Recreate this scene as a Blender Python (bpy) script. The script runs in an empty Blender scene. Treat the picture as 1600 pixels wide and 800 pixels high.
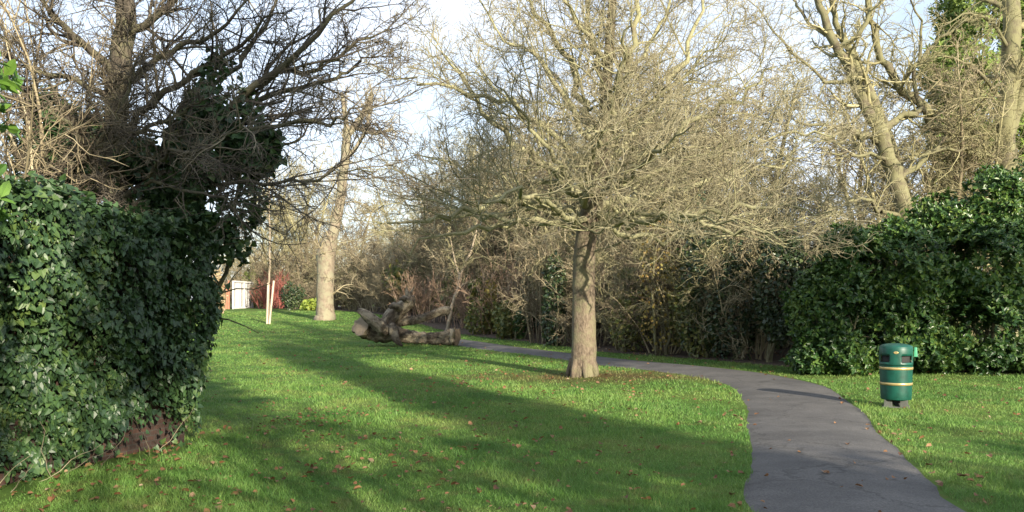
import bpy, math
import numpy as np
from mathutils import Vector

C = bpy.context.scene
COL = C.collection
PI = math.pi
RNG = np.random.default_rng(7)

# ------------------------------------------------------------------ camera, sky, sun, exposure
F, HZ, CAMH = 1386.0, 468.0, 1.7          # focal length and horizon in pixels of a 1600 wide frame, eye height
cam = bpy.data.cameras.new('camera')
cam.sensor_width = 36.0
cam.lens = 36.0 * F / 1600.0
cam.shift_y = (HZ - 400.0) / 1600.0
cam.clip_start, cam.clip_end = 0.05, 3000
camo = bpy.data.objects.new('camera', cam)
COL.objects.link(camo)
camo.location = (0, 0, CAMH)
camo.rotation_euler = (PI / 2, 0, 0)
C.camera = camo

SUN_EL = math.radians(19.0)
SUN_H = np.array([0.47, -0.883])           # towards the sun, seen from above
SUN_H = SUN_H / np.linalg.norm(SUN_H)
S_VEC = np.array([SUN_H[0] * math.cos(SUN_EL), SUN_H[1] * math.cos(SUN_EL), math.sin(SUN_EL)])
w = bpy.data.worlds.new('World')
C.world = w
w.use_nodes = True
nt = w.node_tree
nt.nodes.clear()
wo = nt.nodes.new('ShaderNodeOutputWorld')
bg = nt.nodes.new('ShaderNodeBackground')
sky = nt.nodes.new('ShaderNodeTexSky')
sky.sky_type = 'NISHITA'
sky.sun_disc = False
sky.sun_elevation = SUN_EL
sky.sun_rotation = math.atan2(SUN_H[0], SUN_H[1])
sky.air_density, sky.dust_density, sky.ozone_density = 1.0, 1.2, 1.0
tc = nt.nodes.new('ShaderNodeTexCoord')
mp = nt.nodes.new('ShaderNodeMapping')
mp.inputs['Scale'].default_value = (1.4, 1.4, 3.0)
ns = nt.nodes.new('ShaderNodeTexNoise')
ns.inputs['Scale'].default_value = 1.6
ns.inputs['Detail'].default_value = 7
rp = nt.nodes.new('ShaderNodeMapRange')
rp.inputs['From Min'].default_value, rp.inputs['From Max'].default_value = 0.36, 0.62
rp.inputs['To Min'].default_value, rp.inputs['To Max'].default_value = 0.30, 0.90
mx = nt.nodes.new('ShaderNodeMix')
mx.data_type = 'RGBA'
mx.inputs['B'].default_value = (5.0, 5.5, 6.4, 1)      # thin bright cloud
nt.links.new(tc.outputs['Generated'], mp.inputs['Vector'])
nt.links.new(mp.outputs['Vector'], ns.inputs['Vector'])
nt.links.new(ns.outputs['Fac'], rp.inputs['Value'])
nt.links.new(rp.outputs['Result'], mx.inputs['Factor'])
nt.links.new(sky.outputs['Color'], mx.inputs['A'])
nt.links.new(mx.outputs['Result'], bg.inputs['Color'])
bg.inputs['Strength'].default_value = 0.105
nt.links.new(bg.outputs['Background'], wo.inputs['Surface'])

sl = bpy.data.lights.new('sun', 'SUN')
sl.energy = 5.0
sl.angle = math.radians(0.55)
sl.color = (1.0, 0.89, 0.72)
so = bpy.data.objects.new('sun', sl)
COL.objects.link(so)
so.rotation_euler = Vector(-S_VEC).to_track_quat('-Z', 'Y').to_euler()
so.location = (10, -20, 30)

vs = C.view_settings
C.display_settings.display_device = 'sRGB'
vs.view_transform = 'Standard'
vs.look = 'None'
vs.exposure = 1.22
vs.gamma = 1.0
C.cycles.max_bounces = 6
C.cycles.diffuse_bounces = 3
C.cycles.transmission_bounces = 3
C.cycles.transparent_max_bounces = 6


# ------------------------------------------------------------------ placing: ground heights and pixel rays
def smooth(a, b, x):
    t = np.clip((np.asarray(x, float) - a) / (b - a), 0, 1)
    return t * t * (3 - 2 * t)


def gz(x, y):
    """height of the ground: flat near the viewer, rising gently towards the far end of the lawn"""
    x = np.asarray(x, float); y = np.asarray(y, float)
    z = 1.0 * smooth(26, 68, y)
    z = z + 0.02 * np.sin(x * 0.9 + 1.3) * np.sin(y * 0.55) + 0.012 * np.sin(x * 2.3 + y * 1.1)
    return z


def at(px, py, Y):
    return np.array([(px - 800.0) / F * Y, Y, CAMH - (py - HZ) / F * Y])


def hit(px, py):
    """point of the ground that a pixel of the photograph shows"""
    Y = 4.0
    while Y < 140:
        p = at(px, py, Y)
        if p[2] <= gz(p[0], Y):
            break
        Y += 0.02 + Y * 0.0008
    p = at(px, py, Y)
    p[2] = float(gz(p[0], p[1]))
    return p


# ------------------------------------------------------------------ mesh building
def mesh(name, V, Fc, mat, parent=None, smooth_=True, uv=None, loc=None):
    """one mesh object from vertices (n,3) and a list of face arrays (each m x k)"""
    V = np.asarray(V, np.float32)
    if not isinstance(Fc, list):
        Fc = [Fc]
    Fc = [np.asarray(f, np.int32) for f in Fc if len(f)]
    me = bpy.data.meshes.new(name)
    nl = sum(f.size for f in Fc)
    npoly = sum(len(f) for f in Fc)
    me.vertices.add(len(V))
    me.vertices.foreach_set('co', V.ravel())
    me.loops.add(nl)
    me.loops.foreach_set('vertex_index', np.concatenate([f.ravel() for f in Fc]))
    me.polygons.add(npoly)
    tot = np.concatenate([np.full(len(f), f.shape[1], np.int32) for f in Fc])
    st = np.concatenate([[0], np.cumsum(tot)[:-1]]).astype(np.int32)
    me.polygons.foreach_set('loop_start', st)
    me.polygons.foreach_set('loop_total', tot)
    me.polygons.foreach_set('use_smooth', np.full(npoly, smooth_, bool))
    if uv is not None:
        ul = me.uv_layers.new(name='UVMap')
        ul.data.foreach_set('uv', np.asarray(uv, np.float32).ravel())
    me.update(calc_edges=True)
    me.validate()
    me.materials.append(mat)
    o = bpy.data.objects.new(name, me)
    COL.objects.link(o)
    if parent is not None:
        o.parent = parent
    if loc is not None:
        o.location = loc
    return o


def tag(o, label, cat, group=None, kind=None):
    o['label'] = label
    o['category'] = cat
    if group: o['group'] = group
    if kind: o['kind'] = kind
    return o


def thing(name, label, cat, loc=(0, 0, 0), group=None, rz=0.0):
    o = bpy.data.objects.new(name, None)
    COL.objects.link(o)
    o.empty_display_size = 0.2
    o.location = loc
    o.rotation_euler = (0, 0, rz)
    return tag(o, label, cat, group)


def dup(root, loc, rz=0.0, sc=(1, 1, 1), label=None, group=None):
    r = root.copy()
    COL.objects.link(r)
    r.location = loc
    r.rotation_euler = (0, 0, rz)
    r.scale = sc
    if label: r['label'] = label
    if group: r['group'] = group
    for ch in list(root.children):
        c = ch.copy(); COL.objects.link(c); c.parent = r
        for g in list(ch.children):
            d = g.copy(); COL.objects.link(d); d.parent = c
    return r


def nrm(v):
    return v / np.maximum(np.linalg.norm(v, axis=-1, keepdims=True), 1e-9)


# ------------------------------------------------------------------ branches
def grow(start, d, length, r0, r1, K, wander, trop=(0, 0, 0), rng=RNG, droop=0.0):
    """grow N branches of K steps"""
    N = len(start)
    P = np.zeros((N, K + 1, 3)); P[:, 0] = start
    d = nrm(np.array(d, float))
    trop = np.asarray(trop, float)
    step = (np.asarray(length, float) / K)[:, None]
    drift = rng.normal(size=(N, 3)) * wander * 0.5
    for k in range(K):
        d = nrm(d + rng.normal(size=(N, 3)) * wander + drift + trop * (1 if not droop else 1 - 2 * droop * (1 - k / K)))
        P[:, k + 1] = P[:, k] + d * step
    t = np.linspace(0, 1, K + 1)[None]
    R = np.asarray(r0, float)[:, None] * (1 - t) + np.asarray(r1, float)[:, None] * t
    return P, R


def spawn(P, R, n, t0, t1, ang, angj, rng=RNG):
    """n children on each branch: start points, directions, parent radius, parent length, t"""
    N, K = P.shape[0], P.shape[1] - 1
    t = (np.arange(n)[None] + rng.random((N, n))) / n
    t = t0 + (t1 - t0) * t
    k = np.minimum((t * K).astype(int), K - 1)
    f = (t * K - k)[..., None]
    i = np.arange(N)[:, None]
    A, B = P[i, k], P[i, k + 1]
    pos = A * (1 - f) + B * f
    tan = nrm(B - A)
    rad = R[i, k] * (1 - f[..., 0]) + R[i, k + 1] * f[..., 0]
    v = rng.normal(size=(N, n, 3))
    perp = nrm(v - (v * tan).sum(-1, keepdims=True) * tan)
    a = np.radians(ang + rng.normal(size=(N, n)) * angj)[..., None]
    d = np.cos(a) * tan + np.sin(a) * perp
    L = np.linalg.norm(np.diff(P, axis=1), axis=-1).sum(1)
    L = np.repeat(L[:, None], n, 1)
    return pos.reshape(-1, 3), d.reshape(-1, 3), rad.ravel(), L.ravel(), t.ravel()


def tubes(P, R, S, rough=0.0, rng=RNG, cap=False):
    """tubes round N polylines: verts, quads, uv per loop"""
    N, K = P.shape[:2]
    T = np.empty_like(P)
    T[:, 1:-1] = P[:, 2:] - P[:, :-2]
    T[:, 0] = P[:, 1] - P[:, 0]
    T[:, -1] = P[:, -1] - P[:, -2]
    T = nrm(T)
    m = np.abs(nrm(P[:, -1] - P[:, 0]))
    ref = np.zeros((N, 3))
    ref[np.arange(N), m.argmin(1)] = 1
    U = nrm(np.cross(T, ref[:, None, :]))
    W = np.cross(T, U)
    a = np.arange(S) / S * 2 * PI
    RR = R[:, :, None] * np.ones(S)
    if rough:
        ph = rng.random((N, 1, 4)) * 6.28
        lobes = sum(np.sin((q + 2) * a[None, None, :] + ph[:, :, q:q + 1] + 0.25 * np.arange(K)[None, :, None] * (q - 1)) for q in range(4)) / 4
        RR = RR * (1 + rough * lobes + rough * 0.5 * rng.normal(size=(N, K, S)))
    V = P[:, :, None, :] + RR[..., None] * (np.cos(a)[:, None] * U[:, :, None, :] + np.sin(a)[:, None] * W[:, :, None, :])
    idx = np.arange(N * K * S).reshape(N, K, S)
    j = (np.arange(S) + 1) % S
    q = np.stack([idx[:, :-1, :], idx[:, :-1, j], idx[:, 1:, j], idx[:, 1:, :]], -1).reshape(-1, 4)
    Ls = np.concatenate([np.zeros((N, 1)), np.cumsum(np.linalg.norm(np.diff(P, axis=1), axis=-1), 1)], 1)
    u0 = np.arange(S) / S
    uv = np.empty((N, K - 1, S, 4, 2))
    uv[..., 0, 0] = u0; uv[..., 3, 0] = u0
    uv[..., 1, 0] = u0 + 1 / S; uv[..., 2, 0] = u0 + 1 / S
    uv[..., 0, 1] = Ls[:, :-1, None]; uv[..., 1, 1] = Ls[:, :-1, None]
    uv[..., 2, 1] = Ls[:, 1:, None]; uv[..., 3, 1] = Ls[:, 1:, None]
    return V.reshape(-1, 3), q, uv.reshape(-1, 2)


def join(parts):
    """join (V, quads, uv) triples"""
    o, Vs, Fs, Us = 0, [], [], []
    for V, q, uv in parts:
        Vs.append(V); Fs.append(q + o); Us.append(uv); o += len(V)
    return np.concatenate(Vs), np.concatenate(Fs), np.concatenate(Us)


def spline(pts, K):
    """smooth curve through points, resampled at K+1 places"""
    p = np.asarray(pts, float)
    n = len(p)
    if n == 2:
        t = np.linspace(0, 1, K + 1)[:, None]
        return p[0] * (1 - t) + p[1] * t
    q = np.concatenate([[2 * p[0] - p[1]], p, [2 * p[-1] - p[-2]]])
    out = []
    for s in np.linspace(0, n - 1, K + 1):
        i = min(int(s), n - 2); u = s - i
        a, b, c, d = q[i], q[i + 1], q[i + 2], q[i + 3]
        out.append(0.5 * (2 * b + (c - a) * u + (2 * a - 5 * b + 4 * c - d) * u * u + (3 * b - a - 3 * c + d) * u ** 3))
    return np.array(out)


def limbs(lst, K, jit=0.0, rng=RNG):
    """list of (points, radii) -> arrays (N,K+1,3), (N,K+1)"""
    P, R = [], []
    for pts, rad in lst:
        s = spline(pts, K)
        if jit:
            L = np.linalg.norm(s[-1] - s[0])
            j = rng.normal(size=s.shape) * jit * L; j[0] = 0
            s = s + j
        P.append(s)
        R.append(np.interp(np.linspace(0, 1, K + 1), np.linspace(0, 1, len(rad)), rad))
    return np.array(P), np.array(R)


def twigs(P, R, levels, rng=RNG, trop=(0, 0, 0)):
    """successive levels of side branches on P, R; each level: dict(n,t0,ang,lf,len,rf,rmin,K,wander,trop,S)"""
    out = []
    for L in levels:
        pos, d, rad, plen, t = spawn(P, R, L['n'], L.get('t0', .15), L.get('t1', 1.0), L['ang'], L.get('angj', 14), rng)
        keep = rng.random(len(pos)) < L.get('keep', 1.0)
        pos, d, rad, plen, t = pos[keep], d[keep], rad[keep], plen[keep], t[keep]
        if 'len' in L:
            ln = L['len'] * (0.5 + rng.random(len(pos))) * (1 - 0.35 * t)
        else:
            ln = plen * L['lf'] * (0.55 + 0.9 * rng.random(len(pos))) * (1.05 - 0.55 * t)
        ln = np.clip(ln, 0.05, L.get('max', 99))
        r0 = np.maximum(rad * L['rf'], L['rmin'])
        r1 = np.maximum(r0 * 0.3, L['rmin'] * 0.5)
        d = d + np.asarray(L.get('bias', (0, 0, 0)))
        P, R = grow(pos, d, ln, r0, r1, L['K'], L['wander'], L.get('trop', (0, 0, 0)), rng, L.get('droop', 0))
        if 'zmin' in L:
            k = P[:, :, 2].min(1) > L['zmin']
            P, R = P[k], R[k]
        out.append((P, R, L['S']))
    return out


# ------------------------------------------------------------------ leaves
T_OVAL = np.array([(0, 0, 0), (.23, .30, .05), (.19, .72, .04), (0, 1, -.06), (-.19, .72, .04), (-.23, .30, .05)])
T_IVY = np.array([(0, .1, 0), (.46, .0, .06), (.36, .52, .05), (0, 1, -.08), (-.36, .52, .05), (-.46, .0, .06)])
T_ROUND = np.array([(0, 0, 0), (.40, .22, .08), (.36, .72, .07), (0, 1, -.05), (-.36, .72, .07), (-.40, .22, .08)])
T_NEEDLE = np.array([(0, 0, 0), (.10, .3, .02), (.08, .7, .02), (0, 1, -.05), (-.08, .7, .02), (-.10, .3, .02)])
LQ = np.array([(0, 1, 2, 3), (0, 3, 4, 5)])


def leaves(pos, tip, up, size, T):
    """leaves at pos pointing along tip with their face towards up"""
    tip = nrm(tip)
    x = nrm(np.cross(tip, up))
    z = np.cross(x, tip)
    s = np.asarray(size)[:, None, None]
    V = pos[:, None] + s * (T[None, :, 0:1] * x[:, None] + T[None, :, 1:2] * tip[:, None] + T[None, :, 2:3] * z[:, None])
    N = len(pos)
    q = (LQ[None] + (np.arange(N) * 6)[:, None, None]).reshape(-1, 4)
    return V.reshape(-1, 3), q


def lobes_points(lobes, n, rng, depth=0.35, floor=None, clump=0.0, cs=3.0):
    """points in the outer shell of a union of ellipsoids: pos, outward"""
    L = np.array(lobes, float)
    area = (L[:, 3] * L[:, 4] + L[:, 4] * L[:, 5] + L[:, 3] * L[:, 5])
    i = rng.choice(len(L), size=n * 3, p=area / area.sum())
    v = nrm(rng.normal(size=(n * 3, 3)))
    r = 1 - depth * rng.random(n * 3) ** 1.6
    bump = 1 + 0.10 * np.sin(v[:, 0] * 5 + i * 1.7) * np.sin(v[:, 1] * 6 + i) + 0.08 * np.sin(v[:, 2] * 9 + v[:, 0] * 7 + i * 2.1)
    p = L[i, :3] + v * L[i, 3:6] * (r * bump)[:, None]
    out = nrm(v / L[i, 3:6])
    keep = np.ones(len(p), bool)
    for k in range(len(L)):
        d = np.linalg.norm((p - L[k, :3]) / L[k, 3:6], axis=1)
        keep &= ~((d < 0.72) & (i != k))
    if floor is not None:
        keep &= p[:, 2] > floor
    if clump:
        g = np.sin(p[:, 0] * cs + 1.1 * np.sin(p[:, 1] * cs * .7)) + np.sin(p[:, 1] * cs * 1.13 + 2 + np.sin(p[:, 2] * cs)) + np.sin(p[:, 2] * cs * 1.3 + .7 + np.sin(p[:, 0] * cs * .8))
        keep &= rng.random(len(p)) < np.clip(0.5 + g * clump, 0.03, 1)
    p, out = p[keep][:n], out[keep][:n]
    return p, out


def foliage(lobes, n, size, T, rng, depth=.35, floor=.05, whorl=1, up=.35, jit=.55, clump=0.0, cs=3.0, szj=.35):
    p, o = lobes_points(lobes, n, rng, depth, floor, clump, cs)
    if whorl > 1:
        a = nrm(o + (0, 0, up) + rng.normal(size=p.shape) * .35)
        p = np.repeat(p, whorl, 0); a = np.repeat(a, whorl, 0)
        side = rng.normal(size=p.shape)
        side = nrm(side - (side * a).sum(1, keepdims=True) * a)
        tip = a * rng.uniform(.2, 1.0, (len(p), 1)) + side
        face = a + rng.normal(size=p.shape) * .2
        p = p - a * rng.random((len(p), 1)) * size * .7
    else:
        tip = rng.normal(size=p.shape) + o * .4 + (0, 0, -.5 + up)
        face = o + (0, 0, .35) + rng.normal(size=p.shape) * jit
    return leaves(p, tip, face, size * (1 - szj + 2 * szj * rng.random(len(p))), T)


# ------------------------------------------------------------------ materials
def newmat(name):
    m = bpy.data.materials.new(name)
    m.use_nodes = True
    n = m.node_tree
    b = n.nodes['Principled BSDF']
    return m, n, b


def ramp(n, cols):
    r = n.nodes.new('ShaderNodeValToRGB')
    e = r.color_ramp.elements
    while len(e) < len(cols): e.new(0.5)
    for i, (p, c) in enumerate(cols):
        e[i].position = p
        e[i].color = (*c, 1)
    return r


def noise(n, scale, detail=4, rough=.55, vec=None, mapping=None):
    t = n.nodes.new('ShaderNodeTexNoise')
    t.inputs['Scale'].default_value = scale
    t.inputs['Detail'].default_value = detail
    t.inputs['Roughness'].default_value = rough
    if vec is not None:
        if mapping:
            m = n.nodes.new('ShaderNodeMapping')
            m.inputs['Scale'].default_value = mapping
            n.links.new(vec, m.inputs['Vector']); vec = m.outputs['Vector']
        n.links.new(vec, t.inputs['Vector'])
    return t


def mixc(n, a, b, fac, mode='MIX'):
    m = n.nodes.new('ShaderNodeMix')
    m.data_type = 'RGBA'; m.blend_type = mode
    for s, k in ((a, 'A'), (b, 'B')):
        if isinstance(s, tuple): m.inputs[k].default_value = (*s, 1)
        else: n.links.new(s, m.inputs[k])
    if isinstance(fac, (int, float)): m.inputs['Factor'].default_value = fac
    else: n.links.new(fac, m.inputs['Factor'])
    return m.outputs['Result']


def bump(n, b, h, strength, dist):
    u = n.nodes.new('ShaderNodeBump')
    u.inputs['Strength'].default_value = strength
    u.inputs['Distance'].default_value = dist
    n.links.new(h, u.inputs['Height'])
    n.links.new(u.outputs['Normal'], b.inputs['Normal'])


def bark_mat(name, dark, mid, pale, lichen=None, lich_amt=.5, vscale=1.0, bumpd=.02, objvar=.0):
    m, n, b = newmat(name)
    uv = n.nodes.new('ShaderNodeUVMap')
    tcn = n.nodes.new('ShaderNodeTexCoord')
    f = noise(n, 9 * vscale, 6, .65, uv.outputs['UV'], (2.2, .55, 1))
    g = noise(n, 3.5 * vscale, 5, .6, tcn.outputs['Object'])
    r = ramp(n, [(.30, dark), (.52, mid), (.72, pale)])
    mm = n.nodes.new('ShaderNodeMath'); mm.operation = 'MULTIPLY_ADD'
    n.links.new(f.outputs['Fac'], mm.inputs[0]); mm.inputs[1].default_value = .65
    m2 = n.nodes.new('ShaderNodeMath'); m2.operation = 'MULTIPLY'
    n.links.new(g.outputs['Fac'], m2.inputs[0]); m2.inputs[1].default_value = .35
    n.links.new(m2.outputs[0], mm.inputs[2])
    n.links.new(mm.outputs[0], r.inputs['Fac'])
    col = r.outputs['Color']
    if lichen:
        h = noise(n, 2.3, 6, .7, tcn.outputs['Object'])
        lr = ramp(n, [(.5 - lich_amt * .25, (0, 0, 0)), (.62 - lich_amt * .2, (1, 1, 1))])
        n.links.new(h.outputs['Fac'], lr.inputs['Fac'])
        col = mixc(n, col, lichen, lr.outputs['Color'])
    n.links.new(col, b.inputs['Base Color'])
    b.inputs['Roughness'].default_value = .93
    b.inputs['Specular IOR Level'].default_value = .2
    if bumpd: bump(n, b, f.outputs['Fac'], .9, bumpd)
    return m


def twig_mat(name, cols, scale=1.3, objrand=.35):
    """bark of thin branches: tone changes along and between twigs"""
    m, n, b = newmat(name)
    tcn = n.nodes.new('ShaderNodeTexCoord')
    ge = n.nodes.new('ShaderNodeNewGeometry')
    f = noise(n, scale, 5, .7, tcn.outputs['Object'])
    a = n.nodes.new('ShaderNodeMath'); a.operation = 'MULTIPLY_ADD'
    n.links.new(ge.outputs['Random Per Island'], a.inputs[0]); a.inputs[1].default_value = .4
    c = n.nodes.new('ShaderNodeMath'); c.operation = 'SUBTRACT'
    n.links.new(f.outputs['Fac'], c.inputs[0]); c.inputs[1].default_value = .2
    n.links.new(c.outputs[0], a.inputs[2])
    oi = n.nodes.new('ShaderNodeObjectInfo')
    d = n.nodes.new('ShaderNodeMath'); d.operation = 'MULTIPLY_ADD'
    n.links.new(oi.outputs['Random'], d.inputs[0]); d.inputs[1].default_value = objrand
    e = n.nodes.new('ShaderNodeMath'); e.operation = 'SUBTRACT'
    n.links.new(a.outputs[0], e.inputs[0]); e.inputs[1].default_value = objrand * .5
    n.links.new(e.outputs[0], d.inputs[2])
    k = len(cols)
    r = ramp(n, [(.2 + .6 * i / (k - 1), col) for i, col in enumerate(cols)])
    n.links.new(d.outputs[0], r.inputs['Fac'])
    n.links.new(r.outputs['Color'], b.inputs['Base Color'])
    b.inputs['Roughness'].default_value = .85
    b.inputs['Specular IOR Level'].default_value = .25
    return m


def leaf_mat(name, cols, rough=.45, trans=.25, transcol=None, scale=.9, spec=.5):
    m, n, b = newmat(name)
    ge = n.nodes.new('ShaderNodeNewGeometry')
    tcn = n.nodes.new('ShaderNodeTexCoord')
    f = noise(n, scale, 3, .6, tcn.outputs['Object'])
    a = n.nodes.new('ShaderNodeMath'); a.operation = 'MULTIPLY_ADD'
    n.links.new(ge.outputs['Random Per Island'], a.inputs[0]); a.inputs[1].default_value = .6
    c = n.nodes.new('ShaderNodeMath'); c.operation = 'MULTIPLY_ADD'
    n.links.new(f.outputs['Fac'], c.inputs[0]); c.inputs[1].default_value = .9; c.inputs[2].default_value = -.25
    n.links.new(c.outputs[0], a.inputs[2])
    k = len(cols)
    r = ramp(n, [(i / (k - 1), col) for i, col in enumerate(cols)])
    n.links.new(a.outputs[0], r.inputs['Fac'])
    n.links.new(r.outputs['Color'], b.inputs['Base Color'])
    b.inputs['Roughness'].default_value = rough
    b.inputs['Specular IOR Level'].default_value = spec
    if trans:
        t = n.nodes.new('ShaderNodeBsdfTranslucent')
        if transcol: t.inputs['Color'].default_value = (*transcol, 1)
        else: n.links.new(r.outputs['Color'], t.inputs['Color'])
        ms = n.nodes.new('ShaderNodeMixShader'); ms.inputs['Fac'].default_value = trans
        n.links.new(b.outputs['BSDF'], ms.inputs[1]); n.links.new(t.outputs['BSDF'], ms.inputs[2])
        n.links.new(ms.outputs['Shader'], n.nodes['Material Output'].inputs['Surface'])
    return m


def plain(name, col, rough=.6, metal=0.0, var=.15, scale=6, spec=.5):
    m, n, b = newmat(name)
    tcn = n.nodes.new('ShaderNodeTexCoord')
    f = noise(n, scale, 5, .65, tcn.outputs['Object'])
    c = np.array(col)
    r = ramp(n, [(.3, tuple(c * (1 - var))), (.7, tuple(np.minimum(c * (1 + var), 1)))])
    n.links.new(f.outputs['Fac'], r.inputs['Fac'])
    n.links.new(r.outputs['Color'], b.inputs['Base Color'])
    b.inputs['Roughness'].default_value = rough
    b.inputs['Metallic'].default_value = metal
    b.inputs['Specular IOR Level'].default_value = spec
    return m


M_TRUNK = bark_mat('main_trunk_bark', (0.044, 0.033, 0.025), (0.163, 0.128, 0.092), (0.255, 0.211, 0.154), (0.176, 0.163, 0.097), .15, 2.0, .035)
M_LIMB = bark_mat('lichen_limb_bark', (0.066, 0.057, 0.037), (0.205, 0.180, 0.115), (0.328, 0.295, 0.201), (0.271, 0.262, 0.148), .7, 1.5, .012)
M_TWIG = twig_mat('lichen_twig', [(0.086, 0.071, 0.045), (0.215, 0.189, 0.116), (0.310, 0.280, 0.172), (0.413, 0.387, 0.267)], 1.2, 0)
M_BTWIG = twig_mat('brown_twig', [(.08, .062, .043), (.18, .145, .094), (.29, .245, .15), (.37, .32, .21)], 1.0, .4)
M_OTWIG = twig_mat('olive_twig', [(0.131, 0.119, 0.061), (0.238, 0.217, 0.115), (0.312, 0.287, 0.156), (0.410, 0.377, 0.238)], 1.0, .3)
M_GTWIG = twig_mat('grey_twig', [(.05, .042, .034), (.105, .09, .068), (.17, .145, .10), (.26, .23, .15)], 1.2, .2)
M_RTWIG = twig_mat('russet_twig', [(.14, .09, .06), (.24, .155, .105), (.33, .225, .155), (.40, .31, .22)], 1.0, .2)
M_CTWIG = twig_mat('coral_twig', [(0.173, 0.043, 0.036), (0.274, 0.079, 0.065), (0.324, 0.130, 0.101), (0.302, 0.180, 0.130)], 1.0, .2)
M_GREYBARK = bark_mat('grey_bark', (0.043, 0.036, 0.025), (0.122, 0.104, 0.072), (0.216, 0.194, 0.137), (0.180, 0.173, 0.094), .5, 1.3, .015)
M_DARKBARK = bark_mat('dark_bark', (.03, .026, .022), (.085, .072, .055), (.16, .14, .10), (.12, .115, .07), .3, 1.3, .012)
M_PALELEAF = leaf_mat('pale_withered_leaf', [(.25, .20, .10), (.40, .32, .18), (.52, .42, .27), (.45, .30, .20)], .6, .3)
M_POLLARD = bark_mat('pollard_bark', (0.086, 0.066, 0.047), (0.211, 0.172, 0.125), (0.312, 0.257, 0.195), (0.234, 0.218, 0.148), .2, 1.0, .03)
M_PALEBARK = bark_mat('pale_bark', (0.150, 0.120, 0.083), (0.300, 0.247, 0.180), (0.413, 0.352, 0.270), None, 0, 1.0, .02)
M_IVY = leaf_mat('ivy_leaf', [(.016, .034, .018), (.030, .065, .025), (.05, .10, .032), (.13, .18, .04)], .42, .12, None, 1.1, .4)
M_LAUREL = leaf_mat('laurel_leaf', [(.018, .048, .018), (.034, .088, .023), (.08, .15, .03), (.21, .28, .055)], .36, .2, None, .9, .5)
M_LAURELN = leaf_mat('near_laurel_leaf', [(.04, .10, .02), (.07, .16, .025), (.11, .22, .035), (.17, .28, .05)], .35, .3, None, .9, .5)
M_HOLLY = leaf_mat('dark_leaf', [(.012, .026, .014), (.025, .05, .02), (.05, .075, .025), (.10, .12, .04)], .4, .1, None, 1.0, .5)
M_BRAMB = leaf_mat('bramble_leaf', [(.05, .07, .02), (.10, .13, .035), (.20, .19, .05), (.33, .24, .06)], .55, .3)
M_YELLOW = leaf_mat('yellow_leaf', [(.13, .12, .03), (.23, .20, .045), (.32, .23, .06), (.28, .14, .05)], .6, .3)
M_LIME = leaf_mat('yellow_green_leaf', [(.12, .18, .03), (.20, .28, .04), (.30, .37, .06), (.38, .40, .08)], .5, .35)
M_CONIF = leaf_mat('conifer_spray', [(.07, .12, .025), (.13, .20, .04), (.19, .27, .05), (.25, .32, .07)], .6, .2)
M_DEAD = leaf_mat('fallen_leaf', [(.07, .035, .02), (.15, .07, .03), (.24, .12, .05), (.34, .27, .18)], .7, .15, None, 3.0)


# ================================================================== ground, path
EDGE_L = [(1165, 800), (1168, 740), (1166, 690), (1161, 650), (1150, 614), (1120, 598), (1060, 586), (1000, 578), (932, 571), (880, 563), (800, 552), (720, 541.5), (660, 531), (600, 521)]
EDGE_R = [(1522, 800), (1470, 755), (1425, 718), (1394, 690), (1366, 660), (1338, 633), (1306, 611), (1262, 596), (1200, 584), (1120, 574.5), (1030, 566.5), (890, 552), (800, 541), (720, 530), (660, 522), (600, 514)]
eL = np.array([hit(*p) for p in EDGE_L]); eR = np.array([hit(*p) for p in EDGE_R])
eL = np.concatenate([[(1.95, -9, 0), (1.92, -2, 0), (1.88, 4, 0)], eL]); eR = np.concatenate([[(4.1, -9, 0), (3.95, -2, 0), (3.8, 4, 0)], eR])


def resample(p, n):
    s = spline(p, 400)
    d = np.concatenate([[0], np.cumsum(np.linalg.norm(np.diff(s, axis=0), axis=1))])
    t = np.linspace(0, d[-1], n)
    return np.stack([np.interp(t, d, s[:, k]) for k in range(3)], 1)


NP_ = 220
eL, eR = resample(eL, NP_), resample(eR, NP_)
PATH_POLY = np.concatenate([eL[:, :2], eR[::-1, :2]])


def inside(poly, x, y):
    c = np.zeros(len(x), bool)
    n = len(poly); j = n - 1
    for i in range(n):
        xi, yi = poly[i]; xj, yj = poly[j]
        if yi != yj:
            c ^= ((yi > y) != (yj > y)) & (x < (xj - xi) * (y - yi) / (yj - yi) + xi)
        j = i
    return c


def path_dist(x, y):
    """rough distance to the path's two edges"""
    d = np.full(len(x), 99.0)
    for e in (eL[::3], eR[::3]):
        for p in e:
            d = np.minimum(d, (x - p[0]) ** 2 + (y - p[1]) ** 2)
    return np.sqrt(d)


MT = hit(911, 588)          # foot of the main tree

# lawn sheet
gx = np.unique(np.concatenate([np.linspace(-600, -60, 14), np.linspace(-60, 60, 160), np.linspace(60, 600, 14)]))
gy = np.unique(np.concatenate([np.linspace(-300, -30, 10), np.linspace(-30, 90, 200), np.linspace(90, 1500, 20)]))
X, Y = np.meshgrid(gx, gy)
Z = gz(X, Y)
nx, ny = len(gx), len(gy)
ii = np.arange(nx * ny).reshape(ny, nx)
q = np.stack([ii[:-1, :-1], ii[:-1, 1:], ii[1:, 1:], ii[1:, :-1]], -1).reshape(-1, 4)


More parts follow.
